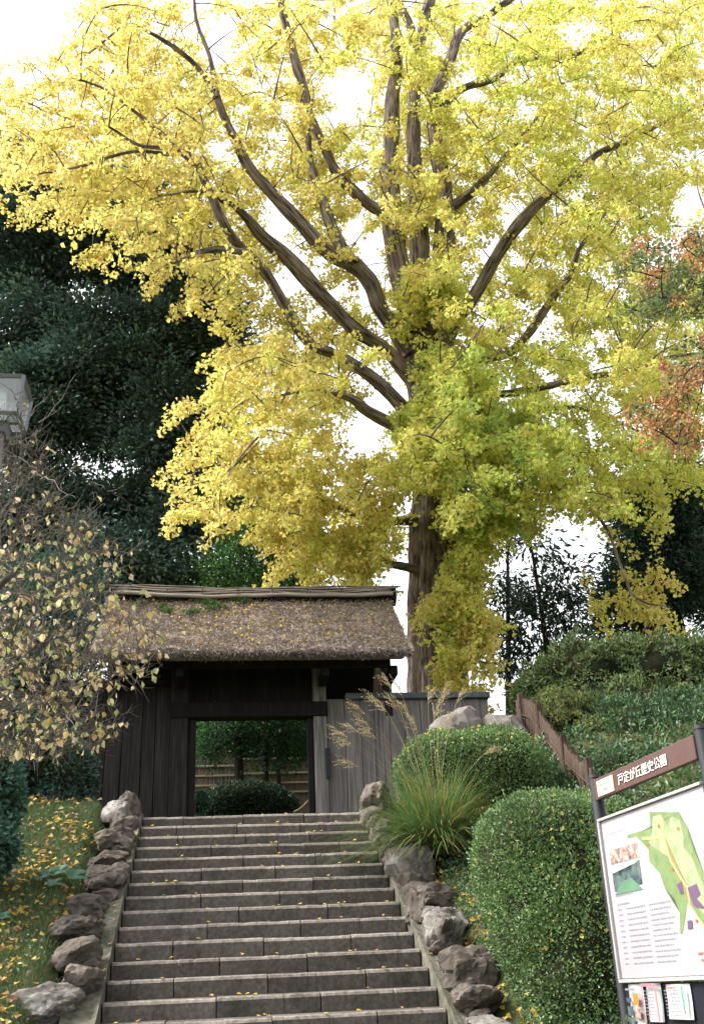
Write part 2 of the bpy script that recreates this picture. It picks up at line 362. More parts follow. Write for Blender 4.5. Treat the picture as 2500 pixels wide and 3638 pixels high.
def slope_pt(x, y, off):
    d = ray(x, y); t = (SLOPE * CAM[1] + off - CAM[2]) / (d[2] - SLOPE * d[1]); return CAM + d * t
GR, GL = 'stones edging the steps beside the clipped azaleas', 'stones edging the steps beside the grassy bank'
ROCKS = [  # x, y, w, h (measured), depth factor, material, rotation, label, group
    (857, 1826, 64, 84, 1.1, M_ROCK, .2, 'tall brown boulder at the top of the steps under the plume grass', GR),
    (876, 1884, 52, 46, 1.0, M_ROCK, .5, 'small brown stone wedged under the tall boulder by plume grass', GR),
    (889, 1922, 44, 62, 1.1, M_ROCK, .9, 'narrow brown stone just above the long slanting lichened one', GR),
    (930, 1972, 70, 112, 1.0, M_LICHEN, 1.3, 'long slanting edging stone with a white lichen streak', GR),
    (982, 2036, 84, 60, .8, M_ROCK, .1, 'flat-topped grey edging stone between two pale lichened ones', GR),
    (945, 2060, 38, 86, .8, M_ROCK, .3, 'narrow upright edging slab against the gutter strip', GR),
    (1010, 2084, 92, 66, .9, M_LICHEN, .6, 'pale rounded edging stone with a dark hollow side', GR),
    (1000, 2124, 80, 100, 1.0, M_LICHEN, 1.0, 'pale flat-topped block among the edging stones by the azalea', GR),
    (1062, 2204, 116, 106, .9, M_ROCK, .2, 'large brown wedge-shaped edging stone below the pale block', GR),
    (1082, 2270, 92, 70, .9, M_ROCK, 1.2, 'rounded brown edging stone under the large wedge-shaped one', GR),
    (1104, 2322, 100, 60, 1.0, M_LICHEN, .4, 'speckled grey edging stone lowest by the azalea side', GR),
    (290, 1832, 42, 66, 1.0, M_ROCK, .2, 'dark upright stone at the stair head by the plank wall', GL),
    (268, 1850, 56, 64, .9, M_LICHEN, .8, 'pale speckled stone leaning on a dark one at stair head', GL),
    (264, 1890, 66, 34, 1.0, M_ROCK, .1, 'thin flat brown stone directly under the pale speckled one', GL),
    (252, 1914, 74, 52, 1.0, M_ROCK, .6, 'brown slab just below the thin flat stone at stair head', GL),
    (246, 1951, 82, 54, 1.0, M_ROCK, 1.1, 'wide brown slab two stones above the reddish blocky one', GL),
    (236, 1993, 80, 60, 1.0, M_ROCK, .3, 'wide brown slab just above the reddish blocky edging stone', GL),
    (200, 2050, 86, 60, 1.0, M_ROCK, .9, 'reddish brown blocky stone beside the leaf-strewn grass', GL),
    (178, 2110, 100, 62, 1.0, M_ROCK, .4, 'rounded mottled edging stone beside the leaf-strewn grass', GL),
    (172, 2168, 92, 78, 1.0, M_ROCK, .0, 'peaked grey edging stone beside the leaf-strewn grass', GL),
    (182, 2228, 92, 82, 1.0, M_ROCK, .7, 'domed purple-grey edging stone behind a whitish boulder', GL),
    (112, 2276, 124, 84, .8, M_LICHEN, .2, 'whitish lichened boulder at the foot of the grassy bank', GL),
]
for i, (x, y, w, h, dp, m_, rz, lab, grp) in enumerate(ROCKS):
    P = slope_pt(x, y, .13); s = mpp(P)
    sx, sz = w * s * .60, h * s * .56
    o = link('edging_stone', rock_mesh(sx * 1.12, max(sx, sz) * dp * 1.05, sz * 1.15, 20 + i, m_), label=lab, cat='stone', group=grp)
    zmin = min(v.co.z for v in o.data.vertices)
    o.location = (P[0], P[1], min(P[2], SLOPE * P[1] - .03 - zmin)); o.rotation_euler = (random.uniform(-.1, .1), random.uniform(-.1, .1), rz * .5)
fill = []
for row, lab, grp in ((ROCKS[:11], 'small dark stone packed between the edging stones by azaleas', GR), (ROCKS[11:], 'small dark stone packed between the edging stones by grass', GL)):
    for q in range(len(row) - 1):
        for t_ in ((.5,) if row[q + 1][1] - row[q][1] < 45 else (.33, .66)):
            x = row[q][0] * (1 - t_) + row[q + 1][0] * t_ + (20 if grp is GL else -14) + random.uniform(-8, 8); y = row[q][1] * (1 - t_) + row[q + 1][1] * t_
            P = slope_pt(x, y + 6, .05); s = mpp(P); w_ = random.uniform(50, 72) * s * .5
            o = link('edging_stone', rock_mesh(w_ * 1.2, w_, w_ * .9, 200 + len(fill), M_ROCK, sub=3), label=lab, cat='stone', group=grp); fill.append(o)
            o.location = P; o.rotation_euler = (random.uniform(-.3, .3), random.uniform(-.3, .3), random.uniform(0, 3))
for x, y, w, h, lab, sd in ((1030, 1648, 122, 92, 'large rounded pinkish-grey boulder behind the plume grass by plank wall', 71), (1138, 1658, 112, 82, 'large smooth grey boulder between the plank wall and brown fence', 72)):
    P = at(x, y, 1.1); s = mpp(P)
    o = link('boulder', rock_mesh(w * s * .60, w * s * .5, h * s * 1.15, sd, noisy('pale_boulder', [(.3, (.11, .097, .088)), (.7, (.22, .198, .18))], scale=2.5, rough=.95, bump=.5, bscale=14), facets=7, rough=.12), label=lab, cat='boulder')
    o.location = (P[0], P[1], P[2] - h * s * .55)

# ------------------------------------------------------------------ gate
GY0 = 3.0
gate = empty('thatched_gate', (1.5, GY0, 0), label='dark timber gate with thatched roof at the top of the steps', cat='gate')
def part(name, x0, x1, y0, y1, z0, z1, m_, bev=.008, parent=None, jit=0.0):
    return link(name, box_me(name, x0, x1, y0, y1, z0, z1, m_, bev, jit), parent or gate)
DX0, DX1, DZ = float(at(445, 1632, GY0)[0]), float(at(697, 1630, GY0)[0]), float(at(570, 1631, GY0)[2])
PR1 = float(at(740, 1700, GY0)[0]); PL0 = float(at(386, 1700, GY0)[0])
part('main_post', PL0, DX0 - .12, GY0 - .05, GY0 + .25, .06, 3.55, M_WDARK, .012)
part('main_post', DX1 + .10, PR1 + .02, GY0 - .05, GY0 + .25, .06, 3.55, M_WPOST, .012)
part('post_base', PL0 - .04, DX0 - .08, GY0 - .1, GY0 + .3, -.05, .058, M_ROCK, .02); part('post_base', DX1 + .06, PR1 + .06, GY0 - .1, GY0 + .3, -.05, .058, M_ROCK, .02)
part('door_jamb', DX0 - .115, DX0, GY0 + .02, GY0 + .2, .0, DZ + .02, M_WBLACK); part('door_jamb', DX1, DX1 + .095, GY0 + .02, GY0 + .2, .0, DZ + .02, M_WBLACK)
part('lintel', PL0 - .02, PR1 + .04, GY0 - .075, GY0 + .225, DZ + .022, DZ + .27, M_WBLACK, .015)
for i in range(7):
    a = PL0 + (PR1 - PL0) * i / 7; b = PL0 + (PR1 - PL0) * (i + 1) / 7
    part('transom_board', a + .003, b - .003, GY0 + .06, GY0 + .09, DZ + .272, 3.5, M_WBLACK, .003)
part('latch_plate', PR1 - .02, PR1 + .05, GY0 - .09, GY0 - .052, .98, 1.46, M_STEEL, .004)
part('roof_post', 3.72, 3.86, GY0 + .02, GY0 + .16, 2.0, 3.3, M_WDARK, .01); part('roof_post', -.78, -.64, GY0 + .02, GY0 + .16, 2.0, 3.3, M_WDARK, .01)
# roof frame
EY, EZ, RY, RZ = 1.92, 2.78, 3.62, 4.28         # eave front edge, ridge foot (upper surface)
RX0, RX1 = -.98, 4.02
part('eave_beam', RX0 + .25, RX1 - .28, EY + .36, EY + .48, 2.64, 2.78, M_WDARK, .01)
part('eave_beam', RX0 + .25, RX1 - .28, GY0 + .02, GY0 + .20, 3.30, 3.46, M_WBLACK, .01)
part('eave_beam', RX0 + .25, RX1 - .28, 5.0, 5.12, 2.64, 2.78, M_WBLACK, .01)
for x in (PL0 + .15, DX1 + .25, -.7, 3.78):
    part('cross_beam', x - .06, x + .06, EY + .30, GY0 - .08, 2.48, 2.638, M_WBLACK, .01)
TH = .24
def slope_board(y0, z0, y1, z1, x0, x1, nm, m_, t=.03):
    bm = bmesh.new(); vs = [bm.verts.new(c) for c in ((x0, y0, z0), (x1, y0, z0), (x1, y1, z1), (x0, y1, z1), (x0, y0, z0 - t), (x1, y0, z0 - t), (x1, y1, z1 - t), (x0, y1, z1 - t))]
    for f in ((0, 1, 2, 3), (7, 6, 5, 4), (0, 4, 5, 1), (1, 5, 6, 2), (2, 6, 7, 3), (3, 7, 4, 0)): bm.faces.new([vs[i] for i in f])
    return link(nm, bm_mesh(nm, bm, m_), gate)
xr = np.linspace(RX0 + .3, RX1 - .35, 14)
for x in xr:
    slope_board(EY + .34, EZ - .02, RY, RZ - TH - .02, x - .025, x + .025, 'rafter', M_WDARK, .06)
for sgn in (1, -1):
    for q in range(6):
        a_, b_ = RX0 + .2 + (RX1 - RX0 - .4) * q / 6, RX0 + .2 + (RX1 - RX0 - .4) * (q + 1) / 6
        slope_board(RY - sgn * (RY - EY - .34), EZ + .03, RY - sgn * .02, RZ - TH - .012, a_ + .003, b_ - .003, 'shade_panel', M_WBLACK, .014)  # added dark panels that put shade under the thatch
# thatch body
roof = None
def thatch_body():
    nu, ns = 110, 34; V = []; Fc = []
    lip = EZ
    for side in (0, 1):
        for i in range(nu + 1):
            u = i / nu; x = RX0 + (RX1 - RX0) * u
            sag = .05 * math.cos((u - .5) * 2 * 3.0) * .4
            for j in range(ns + 1):
                t = j / ns
                y = EY + (RY - EY) * t; z = EZ + (RZ - EZ) * t
                z += -.05 * math.sin(math.pi * t) + .03 * mnoise.fractal(Vector((x * 1.3, t * 4, side * 9)), 1, 2, 4)
                lay = (t * 5.0 + .25 * mnoise.noise(Vector((x * .9, side, 3)))) % 1.0        # courses of thatch: each steps over the one below
                z += .085 * (1 - lay) * (.4 + 1.0 * abs(mnoise.noise(Vector((x * 2.2, t * 5 - lay, 7)))))
                if side: y = 2 * RY - y
                ex = .06 * (1 - t) * (1 if u > .5 else -1) * max(0, abs(u - .5) * 2 - .9) * 10
                V.append((x + ex, y, z))
    S = (nu + 1) * (ns + 1)
    for side in (0, 1):
        for i in range(nu):
            for j in range(ns):
                a = side * S + i * (ns + 1) + j; q = (a, a + ns + 1, a + ns + 2, a + 1)
                Fc.append(q if side == 0 else q[::-1])
    # underside + cut eaves
    base = len(V)
    for i in range(nu + 1):
        u = i / nu; x = RX0 + (RX1 - RX0) * u; w = .02 * mnoise.noise(Vector((x * 5, 1, 1)))
        xi = x + (.12 if u < .5 else -.12) * max(0, abs(u - .5) * 2 - .9) * 10
        V.append((xi, EY + .03 + w, EZ - .045 + w)); V.append((xi, EY + .20, EZ - .075)); V.append((xi, RY, RZ - TH)); V.append((xi, 2 * RY - EY - .20, EZ - .075)); V.append((xi, 2 * RY - EY - .03, EZ - .045))
    for i in range(nu):
        a = base + i * 5; b = a + 5; f0 = i * (ns + 1); f1 = f0 + ns + 1; g0 = S + i * (ns + 1); g1 = g0 + ns + 1
        Fc += [(f0, a, b, f1), (a, a + 1, b + 1, b), (a + 1, a + 2, b + 2, b + 1), (a + 2, a + 3, b + 3, b + 2), (a + 3, a + 4, b + 4, b + 3), (a + 4, g0, g1, b + 4)]
    for i in (0, nu):
        a = base + i * 5; f0 = i * (ns + 1); g0 = S + f0
        Fc.append(tuple([f0 + j for j in range(ns + 1)] + [a + 2, a + 1, a])); Fc.append(tuple([g0 + j for j in range(ns + 1)] + [a + 2, a + 3, a + 4]))
    me = bpy.data.meshes.new('thatched_roof'); me.from_pydata(V, [], Fc); me.materials.append(M_THATCH); me.update()
    return link('thatched_roof', me, gate)
roof = thatch_body()
def roof_pt(u, t):
    z = EZ + (RZ - EZ) * t - .05 * np.sin(np.pi * t); return np.stack([RX0 + (RX1 - RX0) * u, EY + (RY - EY) * t, z], -1)
n = 36000
u = rng.random(n); t = rng.random(n) ** 1.05; P = roof_pt(u, t) + np.array([0, 0, .045]) * rng.random((n, 1)) + np.array([0, 0, .02])
sl = unit(np.array([0, EY - RY, EZ - RZ])); nr = np.array([0, -.66, .75])
D = sl + rng.normal(size=(n, 3)) * .42 + nr * .16
tone = rng.choice(4, n, p=[.34, .36, .2, .1]); pal = np.array([(.20, .16, .136), (.33, .27, .23), (.46, .385, .33), (.09, .072, .06)])
C = pal[tone] * rng.uniform(.8, 1.25, (n, 1))
link('straw', leaves('straw', P, D, nr + rng.normal(size=(n, 3)) * .5, rng.uniform(.06, .17, n), rng.uniform(.006, .014, n), C, M_STRAW, fold=.1), roof, kind='stuff')
n = 9000   # ragged eave fringe
P = np.stack([RX0 + (RX1 - RX0) * rng.random(n), EY + .01 + rng.random(n) * .06, EZ - .04 + .05 * rng.random(n)], 1)
P[:, 2] -= (P[:, 1] - EY - .01) * .6
link('eave_fringe', leaves('eave_fringe', P, np.array([0, -.75, -.55]) + rng.normal(size=(n, 3)) * .25, rng.normal(size=(n, 3)), rng.uniform(.04, .12, n), .011, pal[rng.choice(4, n)] * .9, M_STRAW), roof, kind='stuff')
# ridge: bundle of poles over a straw roll
a = Acc(); xs = np.linspace(RX0 + .06, RX1 + .1, 40); sagr = .05 * np.cos((xs - 1.5) / 2.6 * 1.5)
a.tube(np.stack([xs, np.full(40, RY), RZ + .05 - sagr], 1), .175, 14); link('ridge_roll', a.me('ridge_roll', M_WBLACK), gate)
for i in range(15):
    th = R(2 + i * 12.6); rr = .215 + (.015 if i in (0, 14) else random.uniform(-.022, .018))
    a = Acc(); w1, w2 = random.uniform(0, 6), random.uniform(0, 6)
    y = RY - np.cos(th) * rr + .014 * np.sin(xs * 1.6 + w1); z = RZ + .05 - sagr - .03 + np.sin(th) * rr + .018 * np.sin(xs * 2.1 + w2) + .006 * np.sin(xs * 7 + w1)
    r_ = .034 if i in (0, 14) else random.uniform(.008, .015)
    x2 = xs + random.uniform(-.14, .14) * (xs - 1.5) / 2.5
    node = 1 + .12 * (np.abs(np.sin(xs * 4 + w1)) > .97)
    a.tube(np.stack([x2, y, z], 1), r_ * node, 7); link('ridge_pole', a.me('ridge_pole', M_BAMBOO), gate)
for x in np.linspace(RX0 + .4, RX1 - .3, 8):
    a = Acc(); th = np.linspace(R(5), R(175), 14); rr = .243
    a.tube(np.stack([x + .02 * np.sin(th * 3), RY - np.cos(th) * rr, RZ - .03 + np.sin(th) * rr], 1), .007, 4); link('ridge_tie', a.me('ridge_tie', M_DBARK), gate)
for (x, y) in ((318, 1378), (352, 1368), (372, 1385), (378, 1395), (452, 1372), (470, 1376), (474, 1390), (488, 1380), (445, 1397), (430, 1400), (535, 1372), (548, 1372), (560, 1374), (500, 1385)):
    # moss tufts growing on the upper thatch
    d = ray(x, y); k = (RZ - EZ) / (RY - EY); tt = (EZ + k * (CAM[1] - EY) - CAM[2] - .02) / (d[2] - k * d[1]); P0 = CAM + d * tt
    n = 130; P = P0 + rng.normal(size=(n, 3)) * np.array([.06, .02, .025]); P[:, 2] += .07; P[:, 1] -= .03
    link('moss', leaves('moss', P, rdir(n) + np.array([0, -.5, .7]), rdir(n), .04, .02, np.array([.06, .12, .025]) * rng.uniform(.6, 1.5, (n, 1)), M_WAX), roof, kind='stuff')

# ------------------------------------------------------------------ plank walls
wl = empty('plank_wall', (-.4, GY0, 0), label='dark brown plank wall left of the gate, boards leaning outward', cat='wall')
x = PL0; i = 0
while x > -2.5:
    w = random.uniform(.20, .30); lean = -.16 * max(0, (PL0 - x) / 1.9) ** 1.6
    bm = bmesh.new()
    o = link('plank', box_me('plank', x - w + .004, x - .004, GY0 + .04 + random.uniform(0, .015), GY0 + .085, .0, 2.55, M_WDARK, .005), wl)
    for v in o.data.vertices: v.co.x += lean * (2.6 - v.co.z) * .6 + (0 if v.co.x > x - w / 2 else -.02 * max(0, (PL0 - x)))
    bm.free(); x -= w; i += 1
link('light_stop_board', box_me('light_stop_board', -2.6, PL0 - .01, GY0 + .10, GY0 + .12, .0, 2.55, M_WBLACK, 0), wl)  # added board, stops sky light showing through the plank gaps
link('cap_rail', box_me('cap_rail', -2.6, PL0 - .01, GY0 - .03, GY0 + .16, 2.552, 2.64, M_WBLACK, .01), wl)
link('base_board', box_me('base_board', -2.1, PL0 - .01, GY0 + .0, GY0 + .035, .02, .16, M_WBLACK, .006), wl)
wr = empty('plank_wall', (4.2, GY0, 0), label='grey weathered plank wall right of the gate under a slate cap', cat='wall')
x = PR1 + .03; XR = float(at(1108, 1600, GY0)[0])
while x < XR - .02:
    w = min(random.uniform(.21, .30), XR - x)
    if XR - x - w < .1: w = XR - x
    link('plank', box_me('plank', x + .004, x + w - .004, GY0 + .03 + random.uniform(0, .014), GY0 + .07, -.05, 2.30, M_WGREY, .005), wr); x += w
zc = float(at(1000, 1577, GY0)[2])
link('light_stop_board', box_me('light_stop_board', PR1 + .03, XR - .01, GY0 + .19, GY0 + .21, -.05, zc - .06, M_WDARK, 0), wr)  # added behind the planks to keep light out of their gaps
link('cap_rail', box_me('cap_rail', PR1 + .35, XR + .03, GY0 - .04, GY0 + .16, zc - .055, zc + .05, M_CAP, .012), wr)
for q in (PR1 + .9, PR1 + 1.8): link('batten', box_me('batten', q, q + .05, GY0 - .0, GY0 + .028, -.04, zc - .06, M_WGREY, .004), wr)
link('wall_post', box_me('wall_post', XR - .12, XR - .01, GY0 + .075, GY0 + .18, -.05, zc - .06, M_WDARK, .008), wr)

# ------------------------------------------------------------------ tree growing tools
def grow(skel, targets, reach=1.0, rad=(.03, .007), up=.12, step=7, hang=0.0):
    """joins each target to the nearest branch point; every new branch carries later ones"""
    S = np.asarray(skel, float); T = np.asarray(targets, float)
    d0 = np.array([np.min(np.sum((S - t) ** 2, 1)) for t in T]); order = np.argsort(d0)
    buf = np.zeros((len(S) + len(T) * step, 3)); buf[:len(S)] = S; n = len(S); out = []
    for k in order:
        t = T[k]; D2 = np.sum((buf[:n] - t) ** 2, 1) + 1.5 * np.clip(buf[:n, 2] - t[2] - .6, 0, None) ** 2
        j = int(np.argmin(D2)); s = buf[j]; L = float(np.linalg.norm(t - s))
        mid = (s + t) / 2 + np.array([0, 0, up * L]) + rng.normal(size=3) * .07 * L
        P = bez(s, mid, t, step); out.append((P, L)); buf[n:n + step] = P; n += step
    return out
def sprays(targets, outward, hue_cols, tufts=13, per=6, length=(.45, .95), droop=.5, leaf=.07, leafw=.07, spread=.10, wide=.72, name='foliage', m_=None, colvar=.16, tw=None):
    """drooping leafy shoots; returns the leaf arrays"""
    n = len(targets); L = rng.uniform(*length, n)
    D = unit(outward + rng.normal(size=(n, 3)) * .45)
    tt = np.linspace(.02, 1, tufts)[None, :, None]
    C = (targets - D * (.5 * L[:, None]) + np.array([0, 0, .25]) * (droop * L[:, None]))[:, None, :] + D[:, None, :] * (tt * L[:, None, None]) + np.array([0, 0, -1.0]) * (droop * L[:, None, None] * tt ** 2)
    if tw is not None:
        for i in range(n):
            tw.tube(C[i, ::3], np.linspace(.006, .002, len(C[i, ::3])), 3, cap=False)
    base = C + rng.normal(size=C.shape) * .03
    P = np.repeat(base.reshape(-1, 3), per, axis=0); off = rdir(len(P))
    P = P + off * rng.uniform(.2, 1, (len(P), 1)) * spread
    Dl = unit(off * .8 + rng.normal(size=P.shape) * .4 + np.array([0, 0, -.55]))
    Nl = rdir(len(P)) + np.array([0, -.2, .5])
    sz = rng.uniform(.55, 1.3, len(P))
    col = np.repeat(hue_cols, tufts * per, axis=0) * rng.uniform(1 - colvar, 1 + colvar, (len(P), 1)) * np.stack([rng.uniform(.9, 1.1, len(P)), rng.uniform(.94, 1.06, len(P)), np.ones(len(P))], 1)
    return P, Dl, Nl, leaf * sz, leafw * sz, col

# ------------------------------------------------------------------ the ginkgo
TY = 6.0
gk = empty('ginkgo_tree', tuple(np.r_[at(985, 1650, TY)[:2], ground_z(5.3, TY)]), label='huge yellow ginkgo with many ascending limbs behind the gate', cat='tree')
def trace(rows, y0, y1):
    """rows: x, y, half width as measured; distance runs from y0 to y1"""
    n = len(rows); P = []; r_ = []
    for i, (x, y, w) in enumerate(rows):
        p = at(x, y, y0 + (y1 - y0) * i / max(1, n - 1)); P.append(p); r_.append(w * mpp(p))
    P = np.array(P); Q = smooth_line(np.c_[P, r_], 6); return Q[:, :3], np.maximum(Q[:, 3], .006)
SK = []; HW = []
def limb(rows, y0, y1, name='limb', sides=16, flute=0.03):
    P, rr = trace(rows, y0, y1)
    if name == 'limb': P = P + np.cumsum(rng.normal(size=P.shape) * .006, axis=0) * np.linspace(0, 1, len(P))[:, None]
    rr = rr * (1 + .07 * np.sin(np.arange(len(P)) * .9 + len(SK)) * np.sin(np.arange(len(P)) * .37)); n = len(P); fl = None
    if flute:
        th = np.arange(sides) / sides * 2 * np.pi; fl = np.ones((n, sides)); zz = np.arange(n) * .13; ph = rng.uniform(0, 6)
        sides_k = ((3, .5), (5, .6), (7, .5), (11, .5), (17, .35)) if sides > 30 else ((2, .7), (3, .8), (5, .6), (7, .4))
        for k, am in sides_k:
            fl += flute * am * np.sin(k * th[None, :] + ph * k + .5 * np.sin(zz[:, None] * .7 + k) + zz[:, None] * .12)
    a = Acc(); a.tube(P, rr, sides, flute=fl); link(name, a.me(name, M_BARK), gk)
    SK.append(P); 
    for q, w in zip(pj(P), rr / np.array([mpp(p) for p in P])): HW.append((q[0], q[1], w))
g0 = float(ground_z(5.3, TY)) - .3
zb = at(985, 1650, TY)[2]
limb([(986, 1900, 86), (985, 1740, 70), (981, 1640, 60), (975, 1540, 54), (971, 1440, 47), (968, 1300, 42), (968, 1200, 38), (971, 1100, 35), (965, 1000, 33), (957, 900, 33), (950, 800, 34), (946, 735, 34)], TY, TY, 'trunk', 44, .07)
limb([(1040, 1900, 52), (1036, 1740, 42), (1030, 1600, 34), (1026, 1450, 30), (1018, 1300, 27), (1008, 1150, 25), (1000, 1000, 25), (998, 880, 25), (999, 760, 27)], TY + .4, TY + .2, 'trunk', 32, .08)
limb([(946, 760, 30), (922, 690, 25), (900, 590, 25), (888, 500, 24), (884, 400, 20), (886, 300, 18), (888, 220, 16), (895, 150, 13), (892, 70, 12), (880, -20, 9)], TY - .2, TY - .4, sides=24, flute=.05)
limb([(948, 770, 30), (954, 680, 24), (953, 600, 23), (949, 500, 20), (940, 400, 17), (936, 300, 15), (938, 220, 14), (948, 120, 12), (965, 30, 12), (985, -30, 12)], TY + .1, TY + .5, sides=24, flute=.05)
limb([(999, 790, 27), (1001, 680, 26), (1004, 600, 25), (1010, 500, 22), (1006, 420, 19), (993, 330, 16), (986, 250, 15), (1000, 190, 13), (1022, 150, 12), (1050, 75, 11), (1100, 45, 9), (1180, -10, 7)], TY + .2, TY, sides=24, flute=.05)
limb([(930, 800, 24), (895, 745, 20), (862, 700, 18), (838, 640, 19), (800, 600, 19), (742, 570, 18), (680, 505, 16), (612, 432, 14), (562, 372, 12), (522, 292, 10), (492, 220, 8), (472, 120, 5), (440, 40, 4), (430, -10, 3)], TY - .1, 3.2, sides=20, flute=.04)
limb([(800, 600, 16), (775, 562, 14), (745, 500, 13), (724, 432, 11), (704, 370, 8), (700, 300, 5), (706, 230, 3)], 4.9, 5.6)
limb([(938, 860, 22), (870, 790, 16), (805, 748, 17), (740, 682, 18), (660, 592, 18), (592, 532, 15), (555, 488, 10), (510, 455, 7), (440, 430, 4), (380, 440, 2)], TY - .1, 2.4, sides=20, flute=.04)
limb([(946, 960, 20), (860, 870, 15), (780, 815, 13), (702, 777, 13), (650, 702, 13), (602, 622, 12), (555, 572, 11), (520, 535, 11), (472, 442, 10), (440, 372, 8), (385, 350, 6), (310, 340, 4), (240, 300, 2.5)], TY - .1, 1.6, sides=16, flute=.03)
limb([(555, 572, 8), (490, 565, 8), (440, 575, 4), (390, 600, 2)], 2.9, 2.2)
limb([(955, 1010, 18), (905, 972, 15), (832, 932, 14), (790, 900, 9), (700, 882, 5), (600, 900, 3), (520, 930, 2)], TY, 3.6)
limb([(888, 505, 18), (865, 482, 13), (820, 450, 13), (762, 392, 12), (736, 340, 11), (704, 272, 10), (682, 192, 11), (652, 100, 10), (632, 20, 9), (625, -30, 7)], TY - .3, 4.2, sides=16, flute=.03)
limb([(492, 220, 6), (455, 160, 6), (410, 118, 6), (370, 92, 5), (320, 65, 4), (280, 60, 3), (200, 120, 2)], 3.6, 3.0)
limb([(440, 372, 7), (372, 310, 6), (330, 270, 4), (240, 200, 3), (160, 170, 2)], 2.3, 2.0)
limb([(385, 350, 5), (300, 345, 4), (180, 380, 3), (90, 400, 2)], 2.0, 1.4)
limb([(998, 800, 24), (1030, 725, 18), (1062, 690, 15), (1092, 640, 14), (1130, 572, 14), (1172, 510, 14), (1232, 450, 11), (1300, 402, 9), (1352, 350, 8), (1430, 320, 7), (1482, 290, 5), (1570, 250, 3)], TY + .1, 4.4, sides=16, flute=.03)
limb([(1012, 480, 13), (1045, 455, 11), (1076, 430, 11), (1110, 392, 7), (1162, 330, 5), (1220, 260, 3)], TY + .2, 5.2)
limb([(1000, 905, 20), (1060, 840, 12), (1110, 812, 10), (1152, 800, 10), (1202, 750, 10), (1242, 690, 9), (1290, 622, 7), (1312, 560, 5), (1380, 470, 3)], TY + .2, 4.2, sides=12)
limb([(985, 960, 18), (1080, 905, 10), (1165, 890, 9), (1250, 872, 8), (1342, 850, 7), (1430, 842, 5), (1500, 810, 4), (1580, 800, 2.5)], TY, 3.6)
limb([(985, 1040, 16), (1100, 960, 8), (1180, 940, 6), (1300, 925, 4), (1400, 960, 3), (1500, 1010, 2)], TY, 3.0)
limb([(978, 1130, 14), (1060, 1085, 9), (1100, 1118, 7), (1135, 1152, 6), (1220, 1120, 5), (1310, 1130, 4), (1370, 1190, 3.5), (1405, 1280, 3), (1440, 1350, 2.4), (1515, 1370, 1.6)], TY - .3, 2.8)
limb([(940, 1290, 12), (905, 1284, 9), (880, 1280, 8), (840, 1260, 5), (760, 1240, 3), (700, 1230, 2)], TY - .3, 4.4)
limb([(940, 1180, 13), (860, 1180, 9), (790, 1160, 7), (720, 1120, 6), (675, 1075, 5), (600, 1045, 3.5), (520, 1050, 2.5), (450, 1060, 1.8)], TY - .3, 3.8)
limb([(1002, 240, 12), (1050, 200, 9), (1120, 180, 7), (1172, 140, 6), (1260, 130, 6), (1320, 115, 6), (1360, 95, 5), (1450, 40, 3)], TY, 4.8)
limb([(975, 1420, 12), (1020, 1350, 8), (1050, 1360, 6), (1075, 1420, 4), (1090, 1490, 2.5)], TY - .5, 4.6)
limb([(948, 120, 12), (930, 60, 10), (900, 0, 9), (860, -60, 7)], TY + .3, TY)

# how thick the foliage stands over the crown, 100-unit cells of the measured picture, and its colour (0 golden .. 9 green)
DENS = ["0377567788899888", "3688557689788887", "5688857446899798", "7878658747998787", "2688675747778876", "0024654546588866",
        "0002235437688876", "0000037645675877", "0000078836876576", "0000357547988566", "0000468688999864", "0000228881987530",
        "0000003881721300", "0000000020300130", "0000000000600020", "0000000000400000"]
HUES = ["0011122334445333", "0011122334454434", "0011122334454444", "0011122333345444", "0011222233334444", "0011122222334454",
        "0001122223344444", "0000122233344444", "0000122335665444", "0000122235676555", "0000122235676555", "0000122236665555",
        "0000012335665432", "0000002245554322", "0000000004442220", "0000000002220000"]
GAPS = [(60, 60, 90, 60), (500, 85, 36, 50), (785, 215, 38, 46), (505, 330, 16, 45), (625, 490, 30, 42), (690, 620, 26, 26), (832, 555, 24, 50), (838, 635, 18, 45), (870, 710, 18, 22), (880, 895, 52, 48),
        (825, 985, 44, 26), (1165, 480, 30, 22), (1100, 575, 18, 34), (1095, 720, 26, 16), (1225, 735, 32, 36), (1500, 560, 40, 28), (1560, 480, 22, 45), (1310, 80, 22, 22),
        (900, 1330, 22, 60), (1285, 1240, 80, 66), (1200, 1330, 80, 80), (1300, 890, 36, 14), (1190, 250, 20, 16), (430, 60, 16, 16), (1060, 190, 18, 30)]
HWA = np.array(HW)
PAL = np.array([(.70, .595, .19), (.70, .605, .185), (.69, .61, .18), (.69, .63, .17), (.685, .65, .165), (.68, .67, .16), (.65, .675, .155), (.58, .65, .15), (.46, .55, .13), (.31, .42, .09)])
TG = []; HC = []
PER = 2.5
